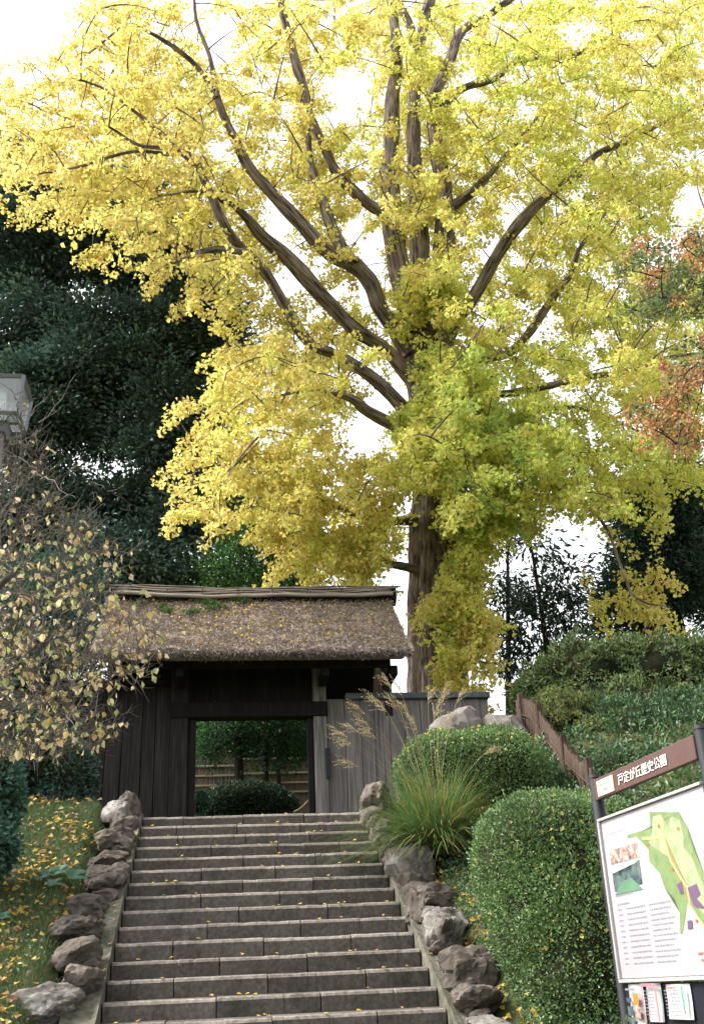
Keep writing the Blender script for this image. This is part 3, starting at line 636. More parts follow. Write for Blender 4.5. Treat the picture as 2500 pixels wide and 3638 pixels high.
for rI, (dr, hr) in enumerate(zip(DENS, HUES)):
    for cI, (dc, hc) in enumerate(zip(dr, hr)):
        dv = int(dc)
        for _ in range(rng.poisson(PER * dv * 1.55)):
            x = (cI + rng.random() * 1.1 - .05) * 100; y = (rI + rng.random() * 1.1 - .05) * 100
            if any(((x - a) / (c * 1.15 + 10)) ** 2 + ((y - b) / (d * 1.15 + 14)) ** 2 < 1 for a, b, c, d in GAPS) and rng.random() < .98: continue
            low = rI >= 9
            Yv = rng.normal(4.4, 1.2) if low else rng.normal(TY - .6, 2.3)
            dd = np.hypot(HWA[:, 0] - x, HWA[:, 1] - y) - HWA[:, 2]; j = int(np.argmin(dd))
            if dd[j] < 36 and HWA[j, 2] > 6 and not (930 < x < 1120 and y > 850) and not (910 < x < 1030 and 600 < y < 690):
                if rng.random() < (.76 if HWA[j, 2] > 11 else .5): Yv = TY + .9 + abs(rng.normal(0, 1.6))
            if 900 < x < 1012 and 1085 < y < 1300 and rng.random() < .93: continue
            if y > 1330: Yv = rng.uniform(3.9, 4.7)
            Yv = float(np.clip(Yv, 3.9 if y > 1180 else .8, 10.5))
            TG.append(at(x, y, Yv))
            h = np.clip(int(hc) + rng.normal(0, 1.15), 0, 8.99); q = int(h); HC.append(PAL[q] * (1 - (h - q)) + PAL[min(q + 1, 9)] * (h - q))
for (cx, cy, rx, ry, n_, yv, hv) in ((968, 640, 52, 44, 46, 5.0, 6.2), (1010, 690, 40, 60, 34, 5.1, 6), (920, 720, 22, 50, 18, 5.2, 5.5), (1000, 830, 60, 40, 40, 5.0, 6.4), (960, 960, 60, 60, 50, 4.8, 6.8), (1060, 900, 60, 60, 46, 4.6, 6.8), (1080, 1010, 90, 60, 70, 4.2, 6.6), (960, 1060, 50, 40, 34, 4.4, 6), (1075, 1100, 65, 60, 46, 4.2, 5.6), (1065, 1230, 40, 60, 34, 4.4, 5.2), (1050, 1330, 34, 40, 24, 4.4, 4.6), (1070, 1400, 32, 36, 26, 4.4, 3.6), (985, 1375, 26, 18, 10, 4.4, 4), (1085, 1475, 28, 40, 26, 4.4, 2.6), (895, 470, 14, 90, 8, 5.0, 3), (960, 440, 50, 50, 30, 5.2, 3.2), (930, 150, 60, 40, 24, 5.2, 4.6), (1000, 300, 50, 60, 24, 5.2, 4.5)):
    for _ in range(int(n_ * .7)):
        an = rng.random() * 6.283; q = math.sqrt(rng.random()); TG.append(at(cx + rx * q * math.cos(an), cy + ry * q * math.sin(an), yv + rng.normal(0, .35)))
        h = float(np.clip(hv - .7 + rng.normal(0, 1.0), 0, 8.99)); q = int(h); HC.append(PAL[q] * (1 - (h - q)) + PAL[min(q + 1, 9)] * (h - q))
TG = np.array(TG); HC = np.array(HC); print('SPRAYS', len(TG))
SKP = np.concatenate(SK)
tw = Acc()
for P, L in grow(SKP, TG, up=.10):
    r0 = min(.045, .008 + .012 * L); tw.tube(P, np.linspace(r0, .006, len(P)), 4, cap=False)
axis = np.array([*at(970, 800, TY)[:2], 0]); ow = TG - axis; ow[:, 2] = 0; ow = unit(ow) * .8 + np.array([0, 0, .1])
P, D_, N_, L_, W_, C_ = sprays(TG, ow, HC, tufts=14, per=6, length=(.4, .95), droop=.65, leaf=.080, leafw=.088, spread=.12, tw=tw)
link('branches', tw.me('branches', M_BARK), gk, kind='stuff')
# the 300 leaves that hang nearest stay single pieces; the rest is one mass
pr = pj(P); dist = np.linalg.norm(P - CAM, axis=1)
inview = (pr[:, 0] > 5) & (pr[:, 0] < 1590) & (pr[:, 1] > 5) & (pr[:, 1] < 1560)
ordr = np.argsort(np.where(inview, dist, 1e9)); near = ordr[:300]; keep = np.ones(len(P), bool); keep[near] = False
link('foliage', leaves('foliage', P[keep], D_[keep], N_[keep], L_[keep], W_[keep], C_[keep], M_LEAF, fold=.18, wide=.74), gk, kind='stuff')
def leaf_proto(n, cols, m_, wide=.74, fold=.18, asp=1.0):
    return [leaves('leaf', np.zeros((1, 3)), np.array([[1., 0, 0]]), np.array([[0, 0, 1.]]), 1.0, asp, np.array([c]), m_, fold=fold, wide=wide) for c in cols]
def put_leaves(parent, protos, P, D, Nn, L, name='leaf'):
    inv = parent_world(parent).inverted()
    for i in range(len(P)):
        d = unit(D[i]); s = unit(np.cross(d, Nn[i])); nn = np.cross(s, d)
        o = bpy.data.objects.new(name, protos[i % len(protos)]); COL.objects.link(o); o.parent = parent; o.matrix_parent_inverse = inv
        M4 = Matrix(((d[0], -s[0], nn[0], 0), (d[1], -s[1], nn[1], 0), (d[2], -s[2], nn[2], 0), (0, 0, 0, 1)))
        o.location = P[i]; o.rotation_euler = M4.to_euler(); o.scale = (L[i],) * 3
put_leaves(gk, leaf_proto(1, PAL[[1, 2, 3, 4, 5]], M_LEAF, asp=1.1), P[near], D_[near], N_[near], L_[near])

# ------------------------------------------------------------------ other trees
def blob_tree(name, label, base, blobs, n_clump, per, leaf, leafw, cols, trunk=.2, lean=(0, 0), m_=None, group=None, cat='tree', clump=.45, limbs=7, wide=.5, hang=-.1, tsides=10, shell=.45, parent_bark=None, colvar=.3, trunk_top=None, sub=0):
    """trunk, limbs reaching into each leafy mass, and leaves in clumps through the masses"""
    root = empty(name, tuple(base), label=label, cat=cat, group=group); base = np.asarray(base, float)
    bl = np.array([b[:6] for b in blobs], float); ctr = bl[:, :3].mean(0)
    top = np.array(trunk_top) if trunk_top is not None else np.array([ctr[0], ctr[1], bl[:, 2].max()])
    mid = (base + top) / 2 + np.array([lean[0], lean[1], 0]); tp = bez(base + [0, 0, -.15], mid, top, 16)
    a = Acc(); a.tube(tp, np.linspace(trunk, trunk * .22, 16), tsides); link('trunk', a.me('trunk', parent_bark or M_DBARK), root)
    if sub:
        nb_ = []
        for b in bl:
            for _ in range(sub):
                dd_ = rdir(1)[0]; dd_[1] -= .25; f_ = rng.uniform(.26, .44); nb_.append([*(b[:3] + dd_ * b[3:6] * rng.uniform(.45, .95)), *(b[3:6] * f_ * np.array([1.15, 1.15, .8]))])
        bl = np.array(nb_)
    w = bl[:, 3] * bl[:, 4] * bl[:, 5]; w = w ** .8 / (w ** .8).sum(); k = rng.choice(len(bl), n_clump, p=w)
    d = rdir(n_clump); rr = (shell + (1 - shell) * rng.random(n_clump)) ** .6
    Cc = bl[k, :3] + d * rr[:, None] * bl[k, 3:6] * (1 + .12 * rng.normal(size=(n_clump, 1)))
    a = Acc()
    for Pb, L in grow(tp[4:], Cc[rng.choice(n_clump, min(n_clump, (2 if sub else limbs) * len(bl)), replace=False)], up=.05):
        a.tube(Pb, np.linspace(min(trunk * .4, .012 + .02 * L), .008, len(Pb)), 5, cap=False)
    link('limbs', a.me('limbs', parent_bark or M_DBARK), root, kind='stuff')
    P = np.repeat(Cc, per, axis=0); off = rng.normal(size=P.shape) * clump * np.array([1, 1, .6]); P = P + off
    Dl = unit(off * .7 + rng.normal(size=P.shape) * .5 * clump + np.repeat(d, per, 0) * clump * .8 + np.array([0, 0, hang]) * clump)
    Nl = rdir(len(P)) * .8 + np.array([0, -.1, .8]); sz = rng.uniform(.7, 1.25, len(P))
    cc = np.asarray(cols, float)[rng.choice(len(cols), n_clump)] * rng.uniform(1 - colvar, 1 + colvar, (n_clump, 1))
    C = np.repeat(cc, per, axis=0) * rng.uniform(.75, 1.3, (len(P), 1))
    link('crown', leaves('crown', P, Dl, Nl, leaf * sz, leafw * sz, C, m_ or M_WAX, wide=wide), root, kind='stuff')
    return root
DK = [(.044, .086, .066), (.037, .074, .060), (.058, .105, .070), (.048, .094, .080), (.075, .125, .078)]
def B(x, y, Y, rx, ry, rY=None):
    p = at(x, y, Y); s = mpp(p); return (*p, rx * s, rY or rx * s, ry * s)
def gz(p): return (p[0], p[1], float(ground_z(p[0], p[1])))
EV = 'evergreens behind the gate'
blob_tree('evergreen_tree', 'tall dark evergreen standing behind the gate under the ginkgo limbs', gz(at(330, 1500, 12)), [B(330, 600, 12, 170, 150), B(230, 540, 12.5, 120, 80), B(430, 760, 12, 120, 150), B(250, 860, 12.5, 180, 170), B(420, 1000, 11.5, 130, 150), B(480, 1160, 11.5, 100, 120), B(350, 1180, 12, 150, 120), B(330, 1330, 12, 210, 70)], 3000, 46, .16, .085, DK, trunk=.42, group=EV, clump=.30, sub=24)
blob_tree('evergreen_tree', 'dark evergreen beyond the bare-twigged tree, thinner against the sky', gz(at(40, 1500, 13)), [B(40, 560, 13, 130, 130), B(150, 520, 13.5, 120, 90), B(50, 440, 13, 100, 70), B(60, 780, 13, 150, 150), B(120, 980, 12.5, 150, 130), B(60, 1180, 12.5, 140, 130), B(230, 1230, 12.5, 120, 100)], 2500, 46, .16, .085, DK, trunk=.4, group=EV, clump=.31, sub=24)
blob_tree('leafy_tree', 'fresher green tree showing above the thatched ridge', gz(at(600, 1500, 9.6)), [B(600, 1230, 9.6, 90, 90), B(660, 1180, 9.6, 70, 80), B(560, 1300, 9.4, 100, 80), B(680, 1290, 9.4, 70, 60), B(600, 1360, 9.4, 130, 50)], 560, 46, .09, .045, [(.05, .12, .03), (.07, .14, .035), (.04, .10, .035)], trunk=.25, m_=M_LEAF, clump=.24)
blob_tree('evergreen_tree', 'dense dark evergreen at right behind the round shrubs', gz(at(1540, 1500, 9)), [B(1500, 1230, 9, 110, 130), B(1590, 1180, 9.5, 110, 130), B(1570, 1350, 9, 130, 110), B(1440, 1380, 9, 80, 100), B(1460, 1160, 9.5, 70, 80)], 1500, 46, .14, .06, [(.030, .066, .038), (.025, .055, .038), (.042, .082, .044)], trunk=.32, clump=.24, sub=14)
blob_tree('evergreen_tree', 'slender open evergreen right of the ginkgo trunk, sky through it', gz(at(1240, 1540, 11)), [B(1215, 1240, 11, 50, 60), B(1235, 1330, 11, 80, 55), B(1290, 1330, 11, 60, 70), B(1225, 1430, 11, 90, 60), B(1310, 1420, 11, 60, 70)], 120, 26, .20, .07, [(.02, .042, .026), (.03, .055, .03)], trunk=.13, clump=.24, hang=-.9, limbs=16, trunk_top=at(1195, 1190, 11), lean=(.2, 0))
blob_tree('evergreen_tree', 'thin dark tree close against the ginkgo trunk, sky behind', gz(at(1125, 1540, 12)), [B(1120, 1230, 12, 45, 60), B(1110, 1380, 12, 55, 70), B(1135, 1480, 12, 60, 60), B(1160, 1320, 12, 50, 60)], 85, 26, .19, .065, [(.02, .042, .026), (.028, .055, .032)], trunk=.12, clump=.22, hang=-.9, limbs=16, trunk_top=at(1150, 1180, 12))
# the red maple leaning in from the right
MC = [(.38, .16, .075), (.42, .20, .08), (.35, .18, .07), (.32, .23, .09), (.16, .19, .06), (.10, .14, .05)]
mr = empty('maple_tree', gz((9.6, -3, 0)), label='red and green maple reaching in from the right', cat='tree')
a = Acc(); tP = bez(np.array([9.6, -3, float(ground_z(9.6, -3)) - .2]), np.array([9.4, -2.8, 3]), np.array([9.0, -3, 6.6]), 14); a.tube(tP, np.linspace(.16, .07, 14), 10); link('trunk', a.me('trunk', M_DBARK), mr)
tg = []; hc = []
for (cx, cy, rx, ry, n, reds) in ((1470, 600, 70, 60, 42, .6), (1540, 660, 70, 60, 44, .15), (1480, 690, 70, 35, 30, .05), (1570, 560, 40, 40, 20, .8), (1560, 860, 60, 50, 46, .9), (1490, 940, 60, 40, 40, .95), (1540, 980, 60, 35, 34, .8), (1600, 760, 40, 40, 14, .9)):
    for _ in range(int(n * .7)):
        an = rng.random() * 6.283; q = math.sqrt(rng.random()); tg.append(at(cx + rx * q * math.cos(an), cy + ry * q * math.sin(an), -3 + rng.normal(0, .7))); hc.append(MC[rng.integers(0, 4)] if rng.random() < reds * .82 else MC[rng.integers(4, 6)])
tg = np.array(tg); a = Acc()
for Pb, L in grow(tP[6:], tg, up=.04): a.tube(Pb, np.linspace(min(.04, .006 + .012 * L), .004, len(Pb)), 5, cap=False)
P, D_, N_, L_, W_, C_ = sprays(tg, np.tile([-.8, 0, .1], (len(tg), 1)), np.array(hc), tufts=6, per=6, length=(.2, .4), droop=.3, leaf=.055, leafw=.05, spread=.09, tw=a, colvar=.25)
link('branches', a.me('branches', M_DBARK), mr); link('crown', leaves('crown', P, D_, N_, L_, W_, C_, M_LEAF, wide=.55), mr, kind='stuff')

# ------------------------------------------------------------------ garden beyond the doorway
fy = 9.2
for x0, x1, rails, lab in ((380, 541, (1707, 1739, 1761, 1783, 1804), 'taller bamboo fence panel with five rails seen through the gate'), (541, 735, (1721, 1754, 1776, 1797), 'lower bamboo fence panel with a post seen through the gate')):
    a0, a1 = at(x0, 1750, fy), at(x1, 1750, fy); zt = float(at((x0 + x1) / 2, rails[0], fy)[2]); zb = float(ground_z((a0[0] + a1[0]) / 2, fy)) - .05
    f = empty('bamboo_fence', ((a0[0] + a1[0]) / 2, fy, zb), label=lab, cat='fence')
    X = a0[0] + .003
    while X < a1[0] - .07:
        link('slat', box_me('slat', X, X + .0825, fy + random.uniform(0, .01), fy + .02, zb, zt - .01 + random.uniform(-.015, .015), M_BFENCE, .004), f); X += .083
    for rI, ry_ in enumerate(rails):
        z = float(at((x0 + x1) / 2, ry_, fy)[2]); link('rail', box_me('rail', a0[0], a1[0] - .01, fy - .06, fy - .003, z - .02, z + .02, M_BRAIL, .006), f)
    link('post', box_me('post', a1[0] - (.09 if x0 < 500 else 1.05), a1[0] - (.02 if x0 < 500 else .96), fy - .12, fy - .065, zb, zt + .05, M_WDARK, .006), f)
GT = 'small garden trees seen through the gate'
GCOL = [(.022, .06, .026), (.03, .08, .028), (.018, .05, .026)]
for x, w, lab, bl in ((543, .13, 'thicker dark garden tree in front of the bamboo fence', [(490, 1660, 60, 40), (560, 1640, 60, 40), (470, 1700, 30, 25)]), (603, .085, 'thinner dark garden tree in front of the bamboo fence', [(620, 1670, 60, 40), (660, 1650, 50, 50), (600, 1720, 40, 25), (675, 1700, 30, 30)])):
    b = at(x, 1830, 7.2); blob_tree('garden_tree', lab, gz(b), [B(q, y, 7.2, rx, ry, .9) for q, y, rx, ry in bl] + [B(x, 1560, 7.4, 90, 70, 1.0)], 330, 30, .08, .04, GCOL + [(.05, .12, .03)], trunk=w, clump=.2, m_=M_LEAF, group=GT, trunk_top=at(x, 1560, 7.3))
BUSHES_AFTER = True
def bush(name, label, blobs, n, leaf, leafw, cols, core=True, m_=None, group=None, cat='shrub', flat_=0.0, clump=1, up=.2, seed=0, colvar=.25, wobble=.08, sq=1.0):
    """leafy bush: twiggy core and leaves standing off its surface"""
    bl = np.array(blobs, float); c = bl[:, :3].mean(0); zb = float(ground_z(c[0], c[1]))
    root = empty(name, (c[0], c[1], zb), label=label, cat=cat, group=group)
    w = (bl[:, 3] * bl[:, 5]); k = rng.choice(len(bl), n, p=w / w.sum()); d = rdir(n)
    if sq != 1: d = np.sign(d) * np.abs(d) ** sq; d /= (np.abs(d) ** (2 / sq)).sum(1, keepdims=True) ** (sq / 2)
    wob = 1 + wobble * fbm(d * 1.0 + k[:, None] * 3.7, 2.6, 3, seed + .3) if n < 120000 else 1
    P = bl[k, :3] + d * bl[k, 3:6] * (np.asarray(wob)[:, None] if np.ndim(wob) else 1) * rng.uniform(.93, 1.03, (n, 1))
    inside = np.zeros(n, bool)
    for j, b in enumerate(bl): inside |= (k != j) & ((((P - b[:3]) / b[3:6]) ** 2).sum(1) < .80)
    ok = ~inside & (P[:, 2] > ground_z(P[:, 0], P[:, 1]) - .05); P = P[ok]; d = d[ok]; n = len(P)
    nr = unit(d / bl[k[ok], 3:6])
    P = P + nr * ((rng.random(n) < .05) * rng.uniform(.015, .075, n))[:, None]      # stray shoots
    Dl = unit(nr * .8 + rng.normal(size=(n, 3)) * .55 + np.array([0, 0, up])); Nl = nr + rng.normal(size=(n, 3)) * .6; sz = rng.uniform(.65, 1.3, n)
    patch = fbm(P[::1], 2.2, 3, seed) if n < 110000 else np.zeros(n)
    C = np.asarray(cols, float)[rng.choice(len(cols), n)] * rng.uniform(1 - colvar, 1 + colvar, (n, 1)) * (1 + .35 * patch[:, None])
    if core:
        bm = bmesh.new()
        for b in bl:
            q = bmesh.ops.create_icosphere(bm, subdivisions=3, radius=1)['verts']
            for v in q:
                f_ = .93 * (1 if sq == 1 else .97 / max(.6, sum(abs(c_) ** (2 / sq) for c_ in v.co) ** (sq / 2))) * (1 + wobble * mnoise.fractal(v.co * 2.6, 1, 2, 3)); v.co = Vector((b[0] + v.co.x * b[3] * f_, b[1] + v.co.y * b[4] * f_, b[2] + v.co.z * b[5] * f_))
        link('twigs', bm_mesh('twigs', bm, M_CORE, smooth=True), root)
    link('leaves', leaves('leaves', P, Dl, Nl, leaf * sz, leafw * sz, C, m_ or M_WAX), root, kind='stuff'); return root
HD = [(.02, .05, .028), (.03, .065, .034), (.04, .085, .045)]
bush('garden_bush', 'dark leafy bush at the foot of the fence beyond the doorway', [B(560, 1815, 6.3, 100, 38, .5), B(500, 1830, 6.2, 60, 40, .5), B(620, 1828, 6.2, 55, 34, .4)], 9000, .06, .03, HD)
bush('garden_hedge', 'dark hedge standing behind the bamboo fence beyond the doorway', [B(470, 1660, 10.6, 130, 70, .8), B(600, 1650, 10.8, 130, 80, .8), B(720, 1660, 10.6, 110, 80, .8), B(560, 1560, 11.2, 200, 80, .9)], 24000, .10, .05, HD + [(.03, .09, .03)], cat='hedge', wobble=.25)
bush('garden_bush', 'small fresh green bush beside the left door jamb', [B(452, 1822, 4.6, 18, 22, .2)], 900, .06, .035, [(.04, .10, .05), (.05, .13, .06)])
for i, (x, y, w) in enumerate(((660, 1800, 26), (690, 1812, 24), (672, 1830, 30), (640, 1836, 22))):
    P = at(x, y, 8.2); s = mpp(P); o = link('garden_stone', rock_mesh(w * s * .6, w * s * .5, w * s * .45, 90 + i, M_ROCK, sub=3), label='dark mossy stone piled under the bamboo fence beyond the doorway', cat='stone', group='stones piled under the bamboo fence'); o.location = (P[0], P[1], float(ground_z(P[0], P[1])) + w * s * .25 + (.12 if i < 2 else 0))
a = Acc(); a.tube(bez(at(665, 1842, 5.2), at(684, 1836, 5.2), at(699, 1815, 5.2), 8), np.linspace(.02, .012, 8), 6)
o = link('fallen_branch', a.me('fallen_branch', M_BRAIL), label='pale curved dead branch lying just inside the doorway', cat='branch')

# ------------------------------------------------------------------ shrubs, hedges, plants outside
AZ = [(.10, .18, .055), (.125, .21, .06), (.16, .24, .07), (.07, .13, .045)]
def az(x, y, Y, rx, ry, rY): return B(x, y, Y, rx, ry, rY)
bush('azalea_bush', 'large clipped azalea dome beside the map board, speckled with yellow leaves', [az(1230, 1952, -4.7, 146, 142, .85), az(1262, 2055, -4.85, 140, 185, .82), az(1296, 2160, -5.0, 128, 195, .78), az(1345, 1990, -4.6, 110, 175, .8)], 95000, .030, .016, AZ, up=.35, seed=1, wobble=.07, sq=.78, colvar=.18)
bush('azalea_bush', 'clipped azalea dome below the grey boulders beside plume grass', [az(1115, 1760, -1.1, 118, 106, .9), az(1010, 1755, -1.0, 112, 92, .8), az(1175, 1780, -1.2, 62, 88, .7)], 56000, .034, .017, AZ, up=.35, seed=2, colvar=.18, wobble=.06)
SH = 'evergreen shrubs massed on the right bank'
bush('round_shrub', 'broad mid-green evergreen shrub mass behind the map board', [az(1330, 1560, 2.4, 130, 95, 1.2), az(1450, 1560, 2.2, 140, 105, 1.2), az(1580, 1570, 2.2, 120, 115, 1.2), az(1250, 1580, 2.6, 80, 70, .8), az(1400, 1640, 1.6, 140, 80, 1.0), az(1540, 1660, 1.3, 140, 85, 1.0)], 62000, .075, .034, [(.085, .145, .05), (.115, .18, .058), (.15, .215, .07), (.20, .22, .07)], seed=3, wobble=.38, group=SH)
bush('round_shrub', 'darker evergreen shrub low behind the board header', [az(1460, 1690, .2, 110, 90, .9), az(1590, 1700, -.2, 100, 95, .9), az(1390, 1760, -1.2, 60, 60, .6), az(1530, 1800, -1.2, 120, 100, .8), az(1400, 1660, .6, 90, 70, .7), az(1530, 1650, .8, 120, 70, .8)], 38000, .062, .028, [(.045, .095, .038), (.06, .12, .042), (.08, .145, .05)], seed=4, wobble=.22, group=SH)
bush('pale_shrub', 'pale yellow-green shrub rising behind the brown brushwood fence', [az(1290, 1640, .9, 60, 62, .5), az(1345, 1690, .3, 46, 60, .45), az(1250, 1600, 1.3, 36, 34, .4)], 7500, .06, .032, [(.16, .21, .06), (.21, .25, .08), (.10, .16, .05), (.24, .22, .07)], m_=M_LEAF, seed=5, wobble=.4)
bush('low_shrub', 'low green shrub in front of the leaflets under the map board', [(2.82, -8.75, -2.62, .30, .42, .24), (2.95, -9.2, -2.66, .3, .4, .22)], 9000, .03, .014, AZ, seed=6)
bush('hedge', 'dark glossy hedge in front of the leaning plank wall', [az(60, 1740, 1.0, 120, 105, .7), az(150, 1760, .9, 66, 86, .55), az(20, 1700, .6, 90, 100, .5), az(130, 1830, .8, 80, 50, .5)], 20000, .065, .034, [(.02, .055, .035), (.03, .075, .045), (.045, .10, .06)], seed=7, wobble=.15, cat='hedge')
bush('camellia_shrub', 'glossy blue-green shrub at the edge of the grassy bank', [az(-22, 1640, -2.6, 46, 110, .5), az(-14, 1800, -2.8, 58, 110, .5), az(-30, 1920, -3.0, 60, 60, .45)], 9000, .075, .042, [(.05, .12, .085), (.07, .15, .10), (.035, .09, .06)], seed=8, wobble=.2)
blob_tree('leafy_tree', 'teal-green leafy shrub behind the bare-twigged tree beside the roof', gz(at(100, 1560, 3.6)), [B(90, 1420, 3.6, 110, 80), B(150, 1540, 3.4, 80, 80), B(30, 1540, 3.6, 90, 90), B(40, 1330, 4.2, 80, 60), B(170, 1400, 5.2, 70, 110), B(130, 1330, 5.4, 80, 70)], 640, 40, .085, .042, [(.03, .085, .055), (.045, .11, .07), (.025, .065, .045)], trunk=.1, clump=.22, cat='shrub')

# brushwood fence running down the bank
bf = empty('brushwood_fence', tuple(at(1230, 1760, -1)), label='rusty brown brushwood fence stepping down behind the clipped azaleas', cat='fence')
top = [(1170, 1586, 1.2), (1205, 1592, .75), (1228, 1624, .2), (1262, 1668, -.7), (1300, 1712, -1.6), (1338, 1742, -2.5)]
bot = [(1190, 1700, 1.2), (1212, 1762, .75), (1222, 1790, .2), (1262, 1836, -.7), (1300, 1860, -1.6), (1345, 1900, -2.5)]
Tp = smooth_line([at(*q) for q in top], 10); Bp = smooth_line([at(*q) for q in bot], 10)
a = Acc(); nb = 150
tt = np.linspace(0, len(Tp) - 1.001, nb)
for i, s in enumerate(tt):
    j = int(s); f_ = s - j; p = Tp[j] * (1 - f_) + Tp[j + 1] * f_; b = Bp[j] * (1 - f_) + Bp[j + 1] * f_
    b = np.array([p[0], p[1], min(b[2], float(ground_z(p[0], p[1])) + .05)]) + rng.normal(size=3) * .01
    p = p + np.array([0, 0, rng.normal(0, .018)])
    for lay in (0, .03): a.tube(np.array([b + [lay, 0, 0], (b + p) / 2 + rng.normal(size=3) * .008 + [lay, 0, 0], p + [lay, 0, -lay]]), .019, 5)
link('brushwood', a.me('brushwood', M_BRUSH, smooth=True), bf, kind='stuff')
for s in (3, 17, 34, 49):
    p = Tp[min(s, len(Tp) - 1)]; bz = float(ground_z(p[0], p[1]))
    link('post', box_me('post', p[0] - .05, p[0] + .03, p[1] - .06, p[1] + .02, bz - .1, p[2] + .10, M_BRUSH, .008, jit=.006), bf)
for o_ in (.25, .65):
    a = Acc(); q = Tp * (1 - o_) + np.c_[Tp[:, :2], np.minimum(Bp[:, 2], ground_z(Tp[:, 0], Tp[:, 1]))] * o_; a.tube(q + [-.035, -.02, 0], .012, 5); link('rail', a.me('rail', M_BRUSH), bf)

# plume grass
pg = np.array([*slope_pt(965, 1885, .1)[:2], 0]); pg = np.array([3.40, -1.95, float(ground_z(3.40, -1.95))])
pl = empty('plume_grass', tuple(pg), label='tall clump of plume grass with tawny feathery heads beside the steps', cat='grass')
def blades(n, base, spread, length, lean, wid, cols, droop):
    """arching strips of four joints"""
    k = 6; an = rng.random(n) * 6.283; q = np.sqrt(rng.random(n)) * spread
    b = base + np.stack([np.cos(an) * q, np.sin(an) * q, np.zeros(n)], 1)
    dr = an + rng.normal(size=n) * .5; L = rng.uniform(*length, n); le = rng.uniform(*lean, n)
    t = np.linspace(0, 1, k)[None, :]; out = L[:, None] * le[:, None] * (t * .55 + droop * t ** 2.2); up = L[:, None] * (t * np.sqrt(np.maximum(.1, 1 - le[:, None] ** 2)) - droop * le[:, None] * .75 * t ** 2.6)
    C = b[:, None, :] + np.stack([np.cos(dr)[:, None] * out, np.sin(dr)[:, None] * out, up], -1)
    sd_ = np.stack([-np.sin(dr), np.cos(dr), np.zeros(n)], -1)[:, None, :] * (wid * (1 - .9 * t ** 1.5))[..., None] * .5
    V = np.stack([C - sd_, C + sd_], 2).reshape(n, -1, 3); i = np.arange(k - 1) * 2
    f = np.stack([i, i + 1, i + 3, i + 2], -1)[None] + (np.arange(n) * 2 * k)[:, None, None]
    cc = np.asarray(cols)[rng.choice(len(cols), n)] * rng.uniform(.75, 1.25, (n, 1))
    return V.reshape(-1, 3), f.reshape(-1, 4), np.repeat(cc, 2 * k, axis=0), C
GCs = [(.075, .15, .045), (.10, .18, .05), (.06, .13, .045), (.09, .17, .05), (.26, .23, .07), (.13, .21, .06), (.08, .16, .05), (.34, .25, .09)]
V, Fq, Cc, _ = blades(3000, pg, .27, (.5, 1.28), (.08, .92), .014, GCs, .9)
link('blades', np_mesh('blades', V, Fq, M_GRASS, col=Cc), pl, kind='stuff')
heads = [(850, 1585), (815, 1605), (880, 1545), (905, 1560), (868, 1600), (970, 1580), (1005, 1572), (995, 1590), (1040, 1580), (800, 1650), (785, 1680), (775, 1665), (830, 1640), (920, 1610), (985, 1620), (1010, 1640), (940, 1640), (1110, 1700), (1130, 1720), (890, 1590), (840, 1660), (795, 1730)]
for (x, y) in heads:
    tip = at(x, y, -1.75 + rng.normal(0, .25)); a = Acc(); m_ = (pg + tip) / 2 + np.array([-(tip[0] - pg[0]) * .28, 0, .22])
    st = bez(pg + rng.normal(size=3) * np.array([.12, .12, 0]), m_, tip, 12); a.tube(st, np.linspace(.004, .002, 12), 3, cap=False, col=np.array([.30, .25, .12]))
    stalk = link('stalk', a.me('stalk', M_GRASS), pl)
    dv = unit(st[-1] - st[-3]); n = 15; L = .20
    s = rng.uniform(-.11, .02, n)[:, None]; Vs = []; Cs = []
    P = tip + dv * s; D = unit(dv * .9 + rng.normal(size=(n, 3)) * .22 + np.array([np.sign(tip[0] - pg[0]) * .25, 0, -.12]))
    # each raceme: a chain of tiny awned scales
    kk = 7; q = np.linspace(0, 1, kk)[None, :, None]; R_ = P[:, None, :] + D[:, None, :] * q * rng.uniform(.10, .21, n)[:, None, None] + np.array([0, 0, -.035]) * q ** 2
    PP = R_.reshape(-1, 3); DD = np.repeat(D, kk, axis=0) + rng.normal(size=PP.shape) * .35
    link('plume', leaves('plume', PP, DD, rdir(len(PP)), .034, .0075, np.array([.42, .33, .18]) * rng.uniform(.7, 1.25, (len(PP), 1)), M_GRASS), pl)

# broad-leaved plant in the bank
bp = np.array([*slope_pt(150, 1995, .2)]); bp[2] = float(ground_z(bp[0], bp[1]))
br = empty('butterbur_plant', tuple(bp), label='plant with round blue-green leaves in the leaf-strewn grass', cat='plant')
for (x, y, w) in ((110, 1978, 17), (136, 1972, 20), (175, 1982, 23), (95, 1990, 15), (125, 2000, 17), (12, 2075, 15)):
    P = slope_pt(x, y, .30); s = mpp(P); bm = bmesh.new(); c = bm.verts.new((0, 0, -.012)); ring = [bm.verts.new((math.cos(t_) * w * s * (1 + .05 * math.sin(5 * t_)), math.sin(t_) * w * s * .9, .012 * math.sin(3 * t_))) for t_ in np.linspace(.25, 6.03, 22)]
    for i in range(21): bm.faces.new((c, ring[i], ring[i + 1]))
    me = bm_mesh('leaf', bm, noisy('butterbur_leaf', [(.35, (.03, .085, .055)), (.65, (.055, .13, .08))], scale=9, rough=.6, bump=.2)); o = link('leaf', me, br); o.location = P; o.rotation_euler = (R(38) + rng.normal() * .15, rng.normal() * .15, rng.random() * .6)
    a = Acc(); g = np.array([P[0] * .6 + bp[0] * .4, P[1], 0]); g[2] = float(ground_z(g[0], g[1])); a.tube(bez(g, (g + P) / 2, P, 5), .006, 5); link('stalk', a.me('stalk', noisy('green_stalk', [(.3, (.08, .14, .05)), (.7, (.12, .19, .07))], bump=0)), br)

